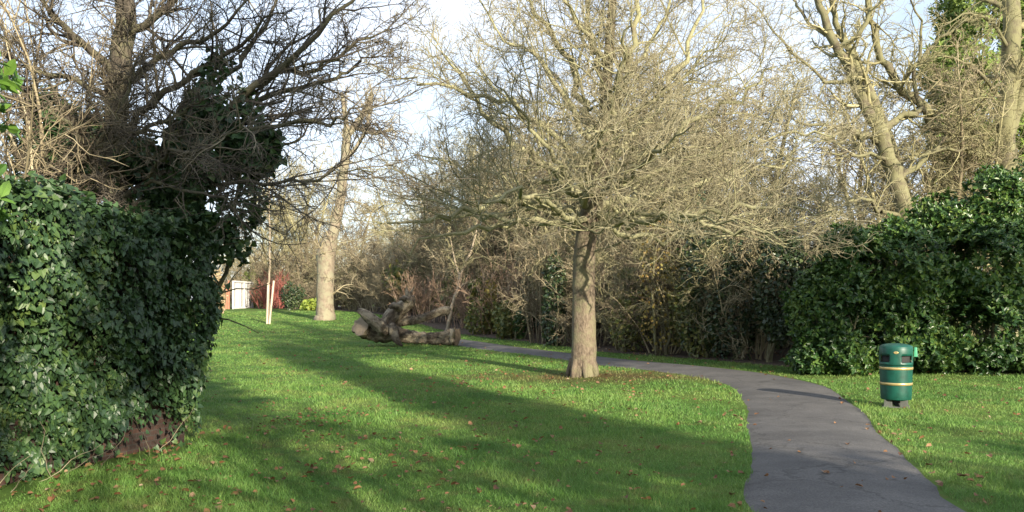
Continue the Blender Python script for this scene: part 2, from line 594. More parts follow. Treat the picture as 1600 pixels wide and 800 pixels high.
def lawn_colour(n):
    """patchy lawn tone from world position, shared by the sheet and the blades"""
    ge = n.nodes.new('ShaderNodeNewGeometry')
    f = noise(n, .55, 5, .6, ge.outputs['Position'])
    r = ramp(n, [(.30, (.080, .19, .040)), (.5, (.135, .255, .058)), (.72, (.215, .30, .082))])
    n.links.new(f.outputs['Fac'], r.inputs['Fac'])
    g = noise(n, 2.6, 4, .65, ge.outputs['Position'])
    r2 = ramp(n, [(.54, (0, 0, 0)), (.72, (.75, .75, .75))])
    n.links.new(g.outputs['Fac'], r2.inputs['Fac'])
    c = mixc(n, r.outputs['Color'], (.19, .17, .07), r2.outputs['Color'])
    # worn ring round the foot of the main tree
    d = n.nodes.new('ShaderNodeVectorMath'); d.operation = 'DISTANCE'
    sc_ = n.nodes.new('ShaderNodeVectorMath'); sc_.operation = 'MULTIPLY'
    n.links.new(ge.outputs['Position'], sc_.inputs[0]); sc_.inputs[1].default_value = (.62, 1.25, 0)
    n.links.new(sc_.outputs['Vector'], d.inputs[0]); d.inputs[1].default_value = ((MT[0] + .4) * .62, (MT[1] - .1) * 1.25, 0)
    h = noise(n, 1.6, 5, .7, ge.outputs['Position'])
    ma = n.nodes.new('ShaderNodeMath'); ma.operation = 'MULTIPLY_ADD'
    n.links.new(h.outputs['Fac'], ma.inputs[0]); ma.inputs[1].default_value = 5.5
    n.links.new(d.outputs['Value'], ma.inputs[2])
    mr = n.nodes.new('ShaderNodeMapRange')
    mr.inputs['From Min'].default_value, mr.inputs['From Max'].default_value = 3.0, 5.2
    mr.inputs['To Min'].default_value, mr.inputs['To Max'].default_value = .85, 0
    n.links.new(ma.outputs[0], mr.inputs['Value'])
    c = mixc(n, c, (.15, .10, .05), mr.outputs['Result'])
    return c, ge


m, n, b = newmat('lawn_ground')
c, ge = lawn_colour(n)
c = mixc(n, c, (.55, .50, .45), 1.0, 'MULTIPLY')
n.links.new(c, b.inputs['Base Color'])
b.inputs['Roughness'].default_value = .95
b.inputs['Specular IOR Level'].default_value = .1
fn = noise(n, 22, 4, .7, ge.outputs['Position'])
bump(n, b, fn.outputs['Fac'], .6, .03)
lawn = mesh('lawn', np.stack([X.ravel(), Y.ravel(), Z.ravel()], 1), q, m)
lawn['kind'] = 'structure'

# path: a sheet of worn asphalt with a slight camber
W_ = 9
s = np.linspace(0, 1, W_)
Pp = eL[:, None] * (1 - s[None, :, None]) + eR[:, None] * s[None, :, None]
edge = 0.016 * (np.sin(np.arange(NP_) * .9) * np.sin(np.arange(NP_) * .37 + 1) + RNG.normal(size=NP_) * .35)
nrm_x = nrm(eL - eR)
Pp[:, 0] += nrm_x * edge[:, None]; Pp[:, -1] -= nrm_x * np.roll(edge, 41)[:, None]
Pp[..., 2] = gz(Pp[..., 0], Pp[..., 1]) + .012 + .03 * (1 - (2 * s[None] - 1) ** 2)
Pp[:, 0, 2] -= .02; Pp[:, -1, 2] -= .02
ii = np.arange(NP_ * W_).reshape(NP_, W_)
q = np.stack([ii[:-1, :-1], ii[:-1, 1:], ii[1:, 1:], ii[1:, :-1]], -1).reshape(-1, 4)
m, n, b = newmat('worn_asphalt')
ge = n.nodes.new('ShaderNodeNewGeometry')
f1 = noise(n, 1.1, 6, .65, ge.outputs['Position'])
f2 = noise(n, 55, 3, .7, ge.outputs['Position'])
r1 = ramp(n, [(.3, (.060, .057, .054)), (.7, (.108, .102, .096))])
n.links.new(f1.outputs['Fac'], r1.inputs['Fac'])
r2 = ramp(n, [(.35, (.6, .6, .6)), (.65, (1.25, 1.25, 1.25))])
n.links.new(f2.outputs['Fac'], r2.inputs['Fac'])
f3 = noise(n, .45, 6, .75, ge.outputs['Position'])
r3 = ramp(n, [(.38, (.72, .72, .72)), (.5, (1, 1, 1)), (.62, (1.18, 1.17, 1.15))])
n.links.new(f3.outputs['Fac'], r3.inputs['Fac'])
pc = mixc(n, r1.outputs['Color'], r2.outputs['Color'], 1.0, 'MULTIPLY')
pc = mixc(n, pc, r3.outputs['Color'], 1.0, 'MULTIPLY')
vo = n.nodes.new('ShaderNodeTexVoronoi'); vo.feature = 'DISTANCE_TO_EDGE'
vo.inputs['Scale'].default_value = .55
wv = noise(n, 1.3, 5, .7, ge.outputs['Position'])
va = n.nodes.new('ShaderNodeVectorMath'); va.operation = 'MULTIPLY_ADD'
n.links.new(wv.outputs['Color'], va.inputs[0]); va.inputs[1].default_value = (1.1, 1.1, 0)
n.links.new(ge.outputs['Position'], va.inputs[2])
n.links.new(va.outputs['Vector'], vo.inputs['Vector'])
rc = ramp(n, [(.004, (.35, .35, .33)), (.012, (1, 1, 1))])
n.links.new(vo.outputs['Distance'], rc.inputs['Fac'])
pc = mixc(n, pc, rc.outputs['Color'], .6, 'MULTIPLY')
n.links.new(pc, b.inputs['Base Color'])
b.inputs['Roughness'].default_value = .85
bump(n, b, f2.outputs['Fac'], .5, .008)
path = mesh('path', Pp.reshape(-1, 3), q[:, ::-1], m)
path['kind'] = 'structure'

# brown soil strip under the thicket behind the path
HEDGE_PX = [(1640, 588), (1480, 582), (1300, 577), (1180, 569), (1060, 559), (950, 551), (840, 537), (740, 525), (690, 516), (600, 493), (540, 486), (470, 483), (330, 482)]
hedge = np.array([hit(*p) for p in HEDGE_PX])
hedge = resample(hedge, 90)
back = hedge + np.array([0.25, 1, 0]) * np.linspace(14, 22, 90)[:, None]
s = np.linspace(0, 1, 14) ** 1.5
Ps = hedge[:, None] * (1 - s[None, :, None]) + back[:, None] * s[None, :, None]
Ps[:, 0, 1] += .12 * np.sin(np.arange(90) * 1.3) + .1 * RNG.normal(size=90)
Ps[..., 2] = gz(Ps[..., 0], Ps[..., 1]) + .03
Ps[:, 0, 2] -= .024
ii = np.arange(90 * 14).reshape(90, 14)
q = np.stack([ii[:-1, :-1], ii[:-1, 1:], ii[1:, 1:], ii[1:, :-1]], -1).reshape(-1, 4)
m, n, b = newmat('leaf_litter_soil')
ge = n.nodes.new('ShaderNodeNewGeometry')
f1 = noise(n, 7, 6, .75, ge.outputs['Position'])
r1 = ramp(n, [(.35, (.03, .022, .014)), (.55, (.075, .05, .03)), (.72, (.15, .10, .055))])
n.links.new(f1.outputs['Fac'], r1.inputs['Fac'])
n.links.new(r1.outputs['Color'], b.inputs['Base Color'])
b.inputs['Roughness'].default_value = .95
bump(n, b, f1.outputs['Fac'], .8, .05)
soil = mesh('soil', Ps.reshape(-1, 3), q, m)
soil['kind'] = 'structure'

# grass blades
WA, WB = np.array([-5.75, 4.8]), np.array([-3.86, 10.5])     # foot of the ivy wall (its face)
WA = WB + (np.array([-4.66, 8.07]) - WB) * 2.2


def soil_mask(x, y):
    return y > np.interp(x, hedge[::-1, 0], hedge[::-1, 1]) + .12


rng = np.random.default_rng(11)
NB = 620000
Yb = 5.2 * np.exp(rng.random(NB) * math.log(60 / 5.2))
tb = rng.uniform(-.8, .75, NB)
Xb = tb * Yb
inw = nrm(eR - eL)[:, :2]
jl = (.035 + .05 * np.abs(np.sin(np.arange(NP_) * .8) * np.sin(np.arange(NP_) * .29 + 1)) + .02 * rng.normal(size=NP_))[:, None]
GRASS_EDGE = np.concatenate([eL[:, :2] + inw * jl, (eR[:, :2] - inw * np.roll(jl, 57, 0))[::-1]])   # grass creeps over the tarmac edge
ok = ~inside(GRASS_EDGE, Xb, Yb) & ~soil_mask(Xb, Yb)
wd = nrm(WB - WA); wn = np.array([wd[1], -wd[0]])
sw = (np.stack([Xb, Yb], 1) - WA) @ wn; tw = (np.stack([Xb, Yb], 1) - WA) @ wd
bare = (sw < .35 + .2 * np.sin(tw * 3)) & (tw < np.linalg.norm(WB - WA) + .1)
ok &= ~(bare & (rng.random(NB) < .93))
dm = np.hypot(Xb - MT[0] - .4, Yb - MT[1] + .3) + 1.2 * np.sin(Xb * 2.1) * np.sin(Yb * 1.7)
ok &= ~((dm < 2.3) & (rng.random(NB) < .62))
Xb, Yb = Xb[ok], Yb[ok]
NB = len(Xb)
tuft = np.sin(Xb * 5.3 + 2 * np.sin(Yb * 3.1)) * np.sin(Yb * 4.7 + 1.5 * np.sin(Xb * 2.7)) + .5 * np.sin(Xb * 13 + Yb * 7) * np.sin(Yb * 15 - Xb * 5)
h = .042 * (.5 + .9 * rng.random(NB)) * (1 + .25 * np.sin(Xb * 1.7 + 2 * np.sin(Yb * .8))) * (1 + .38 * tuft)
wid = .0032 * np.maximum(1, Yb / 7.5)
a = rng.random(NB) * 2 * PI
ln = rng.normal(size=(NB, 2)) * .55
base = np.stack([Xb, Yb, gz(Xb, Yb) - .004 + np.where(inside(PATH_POLY, Xb, Yb), .012, 0)], 1)
sx = np.stack([np.cos(a), np.sin(a), np.zeros(NB)], 1) * wid[:, None]
tipv = base + np.stack([ln[:, 0] * h, ln[:, 1] * h, h], 1)
V = np.stack([base - sx, base + sx, tipv], 1).reshape(-1, 3)
m, n, b = newmat('grass_blade')
c, ge = lawn_colour(n)
rr = ramp(n, [(0, (.7, .75, .6)), (.5, (1, 1, 1)), (.92, (1.3, 1.2, 1.15)), (1, (1.9, 1.5, 1.6))])
n.links.new(ge.outputs['Random Per Island'], rr.inputs['Fac'])
c = mixc(n, c, rr.outputs['Color'], 1.0, 'MULTIPLY')
n.links.new(c, b.inputs['Base Color'])
b.inputs['Roughness'].default_value = .5
b.inputs['Specular IOR Level'].default_value = .3
t = n.nodes.new('ShaderNodeBsdfTranslucent'); n.links.new(c, t.inputs['Color'])
ms = n.nodes.new('ShaderNodeMixShader'); ms.inputs['Fac'].default_value = .3
n.links.new(b.outputs['BSDF'], ms.inputs[1]); n.links.new(t.outputs['BSDF'], ms.inputs[2])
n.links.new(ms.outputs['Shader'], n.nodes['Material Output'].inputs['Surface'])
grass = mesh('grass', V, np.arange(NB * 3).reshape(-1, 3), m, smooth_=False)
tag(grass, 'short green mown grass of the park lawn', 'grass', kind='stuff')

# fallen leaves on lawn, path edge and soil
rng = np.random.default_rng(12)
NL = 11000
Yl = 6 * np.exp(rng.random(NL) * math.log(40 / 6)); Xl = rng.uniform(-.65, .65, NL) * Yl
onp = inside(PATH_POLY, Xl, Yl); pd = path_dist(Xl, Yl)
dens = .16 + .35 * np.exp(-((Xl + 2) ** 2 / 6 + (Yl - 10.5) ** 2 / 10)) + .35 * np.exp(-((Xl - 1.7) ** 2 + (Yl - 19) ** 2) / 7)
dens = np.where(onp, np.where(pd < .3, .18, .05), dens)
dens = np.where(~onp & (pd < .35), np.maximum(dens, .35), dens)
dens = np.where(soil_mask(Xl, Yl), .9, dens)
dens = np.where(np.abs((np.stack([Xl, Yl], 1) - WA) @ nrm(np.array([(WB - WA)[1], -(WB - WA)[0]])) - .3) < .45, np.maximum(dens, .9), dens)
dens *= .35 + .65 * (np.sin(Xl * 1.9 + 1) * np.sin(Yl * 1.3 + Xl * .7) > -.1)
k = rng.random(NL) < dens
Xl, Yl, onp = Xl[k], Yl[k], onp[k]
NL = len(Xl)
pos = np.stack([Xl, Yl, gz(Xl, Yl) + np.where(onp, .045, .03) + .012 * rng.random(NL)], 1)
tip = rng.normal(size=(NL, 3)) * (1, 1, .22)
up = np.array([0, 0, 1.0]) + rng.normal(size=(NL, 3)) * .35
V, q = leaves(pos, tip, up, .026 + .042 * rng.random(NL) ** 1.5 + .0012 * Yl, T_ROUND * (1, 1, 2.2))
fl = mesh('fallen_leaves', V, q, M_DEAD, smooth_=False)
tag(fl, 'brown and orange autumn leaves scattered over the lawn', 'fallen leaves', kind='stuff')


# ================================================================== main tree
def tree_thing(name, label, cat, foot, trunk_parts, twig_parts, m_trunk, m_twig, group=None, limb_mat=None, limb_parts=None):
    """trunk (with its limbs as a child) and crown of twigs, all in world places relative to the foot"""
    root = thing(name, label, cat, tuple(foot), group)
    f = np.asarray(foot)
    V, q, uv = join(trunk_parts)
    tr = mesh('trunk', V - f, q, m_trunk, root, True, uv)
    if limb_parts:
        V, q, uv = join(limb_parts)
        mesh('limbs', V - f, q, limb_mat, tr, True, uv)
    if twig_parts:
        V, q, uv = join(twig_parts)
        mesh('crown', V - f, q, m_twig, root, True, uv)
    return root


rng = np.random.default_rng(21)
TY = MT[1]


def m_(px, py, dy=0.0):
    return at(px, py, TY + dy)


tr = [([m_(911, 592), m_(911, 578), m_(912, 545), m_(912, 460), m_(914, 390), m_(922, 335), m_(938, 275), m_(944, 200), m_(950, 100), m_(957, 0), m_(962, -110), m_(970, -220)],
       [.335, .315, .295, .265, .245, .25, .20, .165, .12, .095, .065, .03])]
TP, TR = limbs(tr, 44)
TR = TR * .93
ts = tubes(TP, TR, 22, .05, rng)
# flared roots
roots = []
for a in np.linspace(0, 2 * PI, 8)[:-1] + .3:
    d = np.array([math.cos(a), math.sin(a), 0])
    p0 = np.array([MT[0], MT[1], 0.35]) + d * .2
    roots.append(([p0, p0 + d * .10 + (0, 0, -.22), p0 + d * (.11 + .10 * rng.random()) + (0, 0, -.42)], [.10, .07, .03]))
RP, RR = limbs(roots, 6)
rts = tubes(RP, RR, 8, .1, rng)

L1 = [
    ([m_(916, 318), m_(880, 282, -.3), m_(840, 247, -.7), m_(790, 212, -1.0), m_(735, 145, -1.3), m_(690, 80, -1.6)], [.12, .095, .075, .045, .02]),
    ([m_(912, 345), m_(860, 325, -.5), m_(790, 312, -1.1), m_(740, 322, -1.5), m_(680, 338, -1.9), m_(590, 352, -2.2)], [.10, .08, .07, .045, .015]),
    ([m_(914, 350), m_(862, 344, .4), m_(800, 350, 1.0), m_(730, 330, 1.6), m_(650, 350, 2.0)], [.085, .07, .05, .015]),
    ([m_(925, 318), m_(880, 290, .8), m_(820, 285, 1.6), m_(740, 265, 2.5), m_(640, 245, 3.2)], [.09, .07, .05, .015]),
    ([m_(938, 262), m_(925, 200, .2), m_(903, 140, .3), m_(880, 85, .2), m_(845, 30, 0), m_(815, -30, -.2)], [.11, .095, .08, .05, .03]),
    ([m_(940, 232), m_(912, 205, -.4), m_(890, 165, -.7), m_(835, 83, -1.2), m_(800, 72, -1.4), m_(742, -5, -1.7)], [.08, .065, .05, .03, .015]),
    ([m_(936, 268), m_(880, 230, -.7), m_(800, 165, -1.8), m_(700, 140, -2.8), m_(620, 120, -3.4)], [.08, .06, .04, .015]),
    ([m_(944, 195), m_(968, 150, -.3), m_(985, 80, -.5), m_(1002, 0, -.7), m_(1010, -80, -.8)], [.10, .08, .065, .05, .03]),
    ([m_(946, 150), m_(930, 90, .3), m_(918, 20, .5), m_(905, -80, .8)], [.085, .065, .05, .02]),
    ([m_(938, 255), m_(975, 225, .5), m_(1020, 180, .9), m_(1060, 110, 1.2), m_(1090, 30, 1.5), m_(1110, -60, 1.7)], [.10, .085, .07, .05, .02]),
    ([m_(936, 285), m_(990, 250, -.6), m_(1060, 215, -1.2), m_(1140, 160, -1.8), m_(1210, 100, -2.2)], [.09, .075, .05, .015]),
    ([m_(930, 312), m_(990, 310, .6), m_(1070, 292, 1.4), m_(1160, 275, 2.0), m_(1260, 245, 2.6)], [.09, .075, .05, .015]),
    ([m_(926, 332), m_(985, 345, -.6), m_(1050, 340, -1.4), m_(1150, 322, -2.2), m_(1230, 322, -2.6), m_(1300, 335, -3.0)], [.085, .07, .05, .03, .012]),
    ([m_(922, 345), m_(970, 362, .5), m_(1030, 372, 1.1), m_(1120, 368, 1.8), m_(1230, 385, 2.4)], [.075, .055, .04, .012]),
    ([m_(920, 352), m_(955, 352, -1.0), m_(1010, 348, -2.2), m_(1080, 340, -3.4), m_(1160, 350, -4.4)], [.07, .055, .04, .012]),
    ([m_(915, 345), m_(890, 335, -1.2), m_(850, 310, -2.6), m_(800, 300, -3.8), m_(740, 330, -4.8)], [.075, .055, .04, .012]),
    ([m_(918, 330), m_(920, 300, -1.1), m_(925, 250, -2.4), m_(930, 210, -3.6), m_(925, 200, -4.6)], [.075, .055, .04, .012]),
    ([m_(925, 335), m_(935, 310, 1.4), m_(950, 285, 2.8), m_(960, 260, 4.2)], [.08, .06, .04, .012]),
    ([m_(930, 310), m_(970, 285, -1.4), m_(1020, 240, -2.8), m_(1080, 200, -4.0)], [.075, .055, .035, .012]),
    ([m_(930, 305), m_(885, 265, -1.4), m_(830, 200, -2.6), m_(770, 120, -3.6)], [.075, .055, .035, .012]),
    ([m_(945, 210), m_(955, 160, -1.1), m_(970, 90, -2.2), m_(990, 10, -3.0)], [.075, .055, .035, .012]),
    ([m_(946, 170), m_(990, 110, .3), m_(1040, 30, .4), m_(1075, -60, .5)], [.075, .055, .035, .012]),
    ([m_(942, 215), m_(1000, 175, -.5), m_(1080, 110, -1.0), m_(1150, 30, -1.2)], [.07, .05, .03, .012]),
    ([m_(950, 105), m_(920, 55, -.6), m_(870, -10, -1.1), m_(820, -90, -1.4)], [.06, .045, .03, .012]),
    ([m_(942, 240), m_(900, 180, 1.5), m_(850, 100, 2.8), m_(790, 20, 3.8)], [.075, .055, .035, .012]),
    ([m_(908, 350), m_(850, 345, -.9), m_(780, 352, -1.8), m_(700, 368, -2.6), m_(620, 395, -3.2)], [.07, .055, .045, .03, .012]),
    ([m_(912, 340), m_(850, 318, 1.2), m_(770, 335, 2.2), m_(690, 325, 3.2), m_(600, 300, 4.0)], [.07, .055, .045, .03, .012]),
    ([m_(925, 340), m_(1000, 335, -1.0), m_(1090, 345, -2.4), m_(1170, 358, -3.0), m_(1240, 372, -3.6)], [.07, .055, .045, .03, .012]),
    ([m_(925, 328), m_(1010, 325, 1.0), m_(1110, 335, 2.2), m_(1220, 345, 3.0), m_(1310, 335, 3.6)], [.07, .055, .045, .03, .012]),
    ([m_(930, 300), m_(1020, 270, -.4), m_(1130, 240, -.9), m_(1230, 205, -1.3), m_(1310, 215, -1.6)], [.07, .055, .045, .03, .012]),
    ([m_(942, 240), m_(990, 190, 1.5), m_(1040, 120, 2.8), m_(1120, 60, 3.8)], [.075, .055, .035, .012]),
]
LP, LR = limbs(L1, 18, .013, rng)
ls = tubes(LP, LR, 9, .06, rng)
lv = [
    dict(n=11, t0=.15, ang=54, lf=.5, rf=.4, rmin=.010, K=9, wander=.13, trop=(0, 0, .03), S=5, max=2.9, bias=(0, 0, .36), zmin=2.6),
    dict(n=8, t0=.12, ang=48, lf=.55, rf=.5, rmin=.0072, K=6, wander=.17, trop=(0, 0, .01), S=4, max=1.3, bias=(0, 0, .10), zmin=2.3),
    dict(n=5, t0=.1, ang=46, lf=.6, rf=.55, rmin=.005, K=5, wander=.17, trop=(0, 0, .03), S=3, max=.65, zmin=2.1),
    dict(n=3, t0=.1, ang=42, lf=.65, rf=.6, rmin=.0045, K=3, wander=.25, trop=(0, 0, .05), S=3, max=.34, keep=.6),
]
tw = twigs(LP, LR, lv, rng)
tw += twigs(TP[:, 26:], TR[:, 26:], [dict(n=22, t0=.0, ang=60, len=1.2, rf=.2, rmin=.011, K=7, wander=.2, trop=(0, 0, .04), S=4),
                                  dict(n=8, t0=.1, ang=48, lf=.5, rf=.55, rmin=.007, K=5, wander=.22, S=3, max=.8),
                                  dict(n=6, t0=.1, ang=46, lf=.6, rf=.6, rmin=.005, K=4, wander=.24, S=3, max=.4)], rng)
limb2 = [tubes(*tw[0][:2], tw[0][2], .05, rng)]
twp = [tubes(P, R, S) for P, R, S in tw[1:]]
main = tree_thing('bare_tree', 'wide spreading bare tree with lichen covered twigs standing beside the path bend', 'tree', MT,
                  [ts, rts], twp, M_TRUNK, M_TWIG, None, M_LIMB, [ls] + limb2)


# ================================================================== litter bin
def ring(prof, seg=64, a0=0.0):
    """surface of revolution from (r, z) pairs"""
    a = np.arange(seg) / seg * 2 * PI + a0
    V = np.array([[(r * math.cos(t), r * math.sin(t), z) for t in a] for r, z in prof]).reshape(-1, 3)
    idx = np.arange(len(prof) * seg).reshape(len(prof), seg)
    j = (np.arange(seg) + 1) % seg
    q = np.stack([idx[:-1], idx[:-1][:, j], idx[1:][:, j], idx[1:]], -1)
    return V, q


def box(cx, cy, cz, sx, sy, sz, taper=1.0, rz=0.0):
    V = []
    for z, k in ((-1, 1.0), (1, taper)):
        for x, y in ((-1, -1), (1, -1), (1, 1), (-1, 1)):
            V.append((x * sx / 2 * k, y * sy / 2 * k, z * sz / 2))
    V = np.array(V)
    c, s_ = math.cos(rz), math.sin(rz)
    V = np.stack([V[:, 0] * c - V[:, 1] * s_ + cx, V[:, 0] * s_ + V[:, 1] * c + cy, V[:, 2] + cz], 1)
    q = np.array([(3, 2, 1, 0), (4, 5, 6, 7), (0, 1, 5, 4), (1, 2, 6, 5), (2, 3, 7, 6), (3, 0, 4, 7)])
    return V, q


def boxes(lst):
    o, Vs, Qs = 0, [], []
    for bx in lst:
        V, q = box(*bx)
        Vs.append(V); Qs.append(q + o); o += 8
    return np.concatenate(Vs), np.concatenate(Qs)


def bevel(o, wdt, seg=2):
    md = o.modifiers.new('bevel', 'BEVEL'); md.width = wdt; md.segments = seg
    md.limit_method = 'ANGLE'


BIN = hit(1400, 636)
M_BIN = plain('bin_green_plastic', (.004, .062, .042), .42, 0, .3, 9, .5)
M_GOLD = plain('gold_band', (.50, .38, .16), .35, .55, .15, 9)
M_BLACK = plain('bin_dark_inside', (.012, .013, .012), .8)
M_CONC = plain('mossy_concrete', (.075, .08, .07), .95, 0, .3, 14)
M_FLAP = plain('pale_green_flap', (.06, .30, .16), .5)
fa = math.atan2(-BIN[1], -BIN[0])          # towards the viewer
bin_ = thing('litter_bin', 'dark green round litter bin with two gold bands on the grass by the path', 'litter bin', BIN, None, fa)
V, q = ring([(.205, .125), (.224, .128), (.228, .14), (.232, .25), (.238, .40), (.244, .60), (.247, .665)])
mesh('body', V, q.reshape(-1, 4), M_BIN, bin_)
SEG = 96
V, q = ring([(.247, .667), (.249, .69), (.249, .716), (.249, .75), (.249, .79), (.249, .822), (.249, .86), (.249, .935), (.246, .947)], SEG)
q = q.copy()
keep = np.ones(q.shape[:2], bool)
ang = (np.arange(SEG) + .5) / SEG * 360
for k in range(4):
    ca = (-45 + 90 * k - 3) % 360
    dd = np.abs((ang - ca + 180) % 360 - 180)
    keep[2:5, dd < 25] = False
    keep[2, (dd >= 23)] &= True
hood = mesh('hood', V, q[keep], M_BIN, bin_)
md = hood.modifiers.new('thickness', 'SOLIDIFY'); md.thickness = .012; md.offset = -1
V, q = ring([(.20, .40), (.215, .70), (.215, .93), (.02, .93)], 40)
mesh('liner', V, q.reshape(-1, 4)[:, ::-1], M_BLACK, bin_)
V, q = ring([(.247, .946), (.243, .962), (.215, .982), (.16, .998), (.09, 1.007), (.012, 1.01)])
mesh('lid', V, q.reshape(-1, 4), M_BIN, bin_)
for z, r in ((.377, .2385), (.621, .2455)):
    V, q = ring([(r - .002, z - .021), (r + .004, z - .019), (r + .005, z), (r + .004, z + .019), (r - .002, z + .021)])
    mesh('band', V, q.reshape(-1, 4), M_GOLD, bin_)
V, q = boxes([(.11, .115, .064, .13, .13, .128, .86), (.11, -.115, .064, .13, .13, .128, .86), (-.11, 0, .064, .13, .30, .128, .86), (0, 0, .012, .38, .40, .02, .98)])
bo = mesh('base', V, q, M_CONC, bin_, False); bevel(bo, .006)
V, q = box(-.03, .283, .875, .10, .055, .15, .75)
bo = mesh('flap', V, q, M_FLAP, bin_, False); bevel(bo, .008)
a = np.linspace(0, 2 * PI, 25)[:-1]
V = np.array([(.2505, .036 * math.cos(t), .872 + .021 * math.sin(t)) for t in a] + [(.254, .030 * math.cos(t), .872 + .016 * math.sin(t)) for t in a])
qs = np.array([(k, (k + 1) % 24, 24 + (k + 1) % 24, 24 + k) for k in range(24)])
mesh('emblem', V, [qs, np.array([list(range(24, 48))])], M_GOLD, bin_, False)

# ================================================================== fallen trunk
rng = np.random.default_rng(31)
LG = hit(640, 541)
LY = LG[1] + .5
GZL = float(gz(LG[0], LY))


def lz(x, y, dy=0.0):
    return at(540 + x / 6.155, 430 + y / 6.155, LY + dy)


zp = LY / F / 6.155
M_DEADWOOD = bark_mat('weathered_wood', (.016, .012, .009), (.10, .078, .056), (.33, .275, .20), (.28, .24, .17), .15, .9, .09)
M_CUT = bark_mat('cut_wood_end', (.09, .07, .05), (.22, .175, .125), (.34, .28, .21), None, 0, 2.5, .02)


def blob_limb(pts, rad, K=22, S=18, rough=.10, capn=True):
    P, R = limbs([(pts, [r * zp for r in rad])], K, .004, rng)
    V, q, uv = tubes(P, R, S, rough, rng)
    # weathered ridges running along the wood
    rd = 1 + .07 * rng.normal(size=S) + .05 * np.sin(np.arange(S) * 2.4 + rng.random() * 6)
    W = V.reshape(-1, S, 3); c = W.mean(1, keepdims=True)
    V = (c + (W - c) * rd[None, :, None]).reshape(-1, 3)
    return V, q, uv


def cap_of(V, S, last=True):
    """slightly dished disc closing a tube's end"""
    rg = V[-S:] if last else V[:S]
    c = rg.mean(0)
    Vc = np.concatenate([rg, c + (rg - c) * .55 + .0, [c]])
    j = (np.arange(S) + 1) % S
    q = np.stack([np.arange(S), j, S + j, S + np.arange(S)], 1)
    t = np.stack([S + np.arange(S), S + j, np.full(S, 2 * S)], 1)
    if not last: q, t = q[:, ::-1], t[:, ::-1]
    return Vc, [q, t]


log = thing('fallen_trunk', 'weathered fallen tree trunk with cut limbs lying on the lawn before the path', 'fallen tree', LG)
f = LG
lg_trunk = blob_limb([lz(400, 545), lz(520, 565), lz(640, 590, .1), lz(780, 605, .2), lz(920, 602, .15), lz(1000, 590, .12), lz(1066, 592, .10)], [88, 78, 60, 54, 64, 84, 90], 26)
lg_butt = blob_limb([lz(440, 545), lz(350, 545, .1), lz(250, 520, .15), lz(185, 502, .05), lz(140, 490, -.12)], [85, 100, 106, 104, 100], 18)
V, q, uv = join([lg_trunk, lg_butt])
tr = mesh('trunk', V - f, q, M_DEADWOOD, log, True, uv)
for part, last in ((lg_trunk, True), (lg_butt, True)):
    V, q = cap_of(part[0], 18, last)
    mesh('cut_end', V - f, q, M_CUT, tr, False)
for pts, rad in (
    ([lz(390, 545, -.25), lz(330, 490, -.4), lz(250, 425, -.45), lz(180, 365, -.45), lz(125, 345, -.4)], [58, 62, 55, 42, 26]),
    ([lz(400, 500), lz(430, 420, .05), lz(500, 350, .1), lz(570, 295, .1), lz(620, 245, .12), lz(628, 195, .12)], [75, 82, 74, 64, 58, 34]),
    ([lz(440, 460, .2), lz(560, 440, .25), lz(700, 425, .2), lz(820, 385, .1), lz(910, 345, .05), lz(975, 340, 0), lz(1008, 338, 0)], [50, 46, 42, 38, 36, 46, 22]),
    ([lz(460, 520, -.35), lz(480, 590, -.5), lz(505, 640, -.55), lz(545, 678, -.6)], [44, 38, 28, 12]),
    ([lz(440, 470, -.1), lz(450, 530, -.42), lz(440, 590, -.45)], [40, 46, 22]),
    ([lz(520, 320, -.05), lz(470, 295, -.3), lz(420, 310, -.35)], [40, 34, 16]),
    ([lz(600, 250, 0), lz(560, 225, -.2), lz(515, 235, -.25)], [34, 28, 10]),
    ([lz(610, 220, .1), lz(590, 160, .1), lz(585, 110, .12)], [34, 16, 3]),
    ([lz(620, 200, .1), lz(640, 150, .12), lz(665, 100, .1)], [22, 9, 3])):
    p = blob_limb(pts, rad, 14, 14, .09)
    bo = mesh('branch_stump', p[0] - f, p[1], M_DEADWOOD, log, True, p[2])
    if min(rad) > 15:
        V, q = cap_of(p[0], 14, True)
        mesh('cut_end', V - f, q, M_CUT, bo, False)

# ================================================================== ivy wall on the left
rng = np.random.default_rng(41)
wd = nrm(WB - WA); wn = np.array([wd[1], -wd[0]]); WL = float(np.linalg.norm(WB - WA))
WH = 2.42
wall = thing('ivy_wall', 'old brick garden wall smothered in dark glossy ivy at the lawn edge', 'wall', (WA[0], WA[1], 0), None, math.atan2(wd[1], wd[0]))
# local frame: x along the wall, y away from the lawn (-y faces the lawn), z up
m, n, b = newmat('old_brick')
tcn = n.nodes.new('ShaderNodeTexCoord')
mp_ = n.nodes.new('ShaderNodeMapping'); mp_.inputs['Rotation'].default_value = (PI / 2, 0, 0)
n.links.new(tcn.outputs['Object'], mp_.inputs['Vector'])
bt = n.nodes.new('ShaderNodeTexBrick')
bt.inputs['Scale'].default_value = 4.4
bt.inputs['Color1'].default_value = (.10, .045, .03, 1); bt.inputs['Color2'].default_value = (.055, .034, .026, 1)
bt.inputs['Mortar'].default_value = (.075, .066, .055, 1)
n.links.new(mp_.outputs['Vector'], bt.inputs['Vector'])
f1 = noise(n, 3, 6, .7, tcn.outputs['Object'])
r1 = ramp(n, [(.35, (.25, .25, .22)), (.65, (1, 1, 1))])
n.links.new(f1.outputs['Fac'], r1.inputs['Fac'])
n.links.new(mixc(n, bt.outputs['Color'], r1.outputs['Color'], 1.0, 'MULTIPLY'), b.inputs['Base Color'])
b.inputs['Roughness'].default_value = .95
bump(n, b, bt.outputs['Fac'], -.6, .01)
V, q = box(WL / 2, .13, WH / 2 - .15, WL, .22, WH + .3)
mesh('brickwork', V, q, m, wall, False)


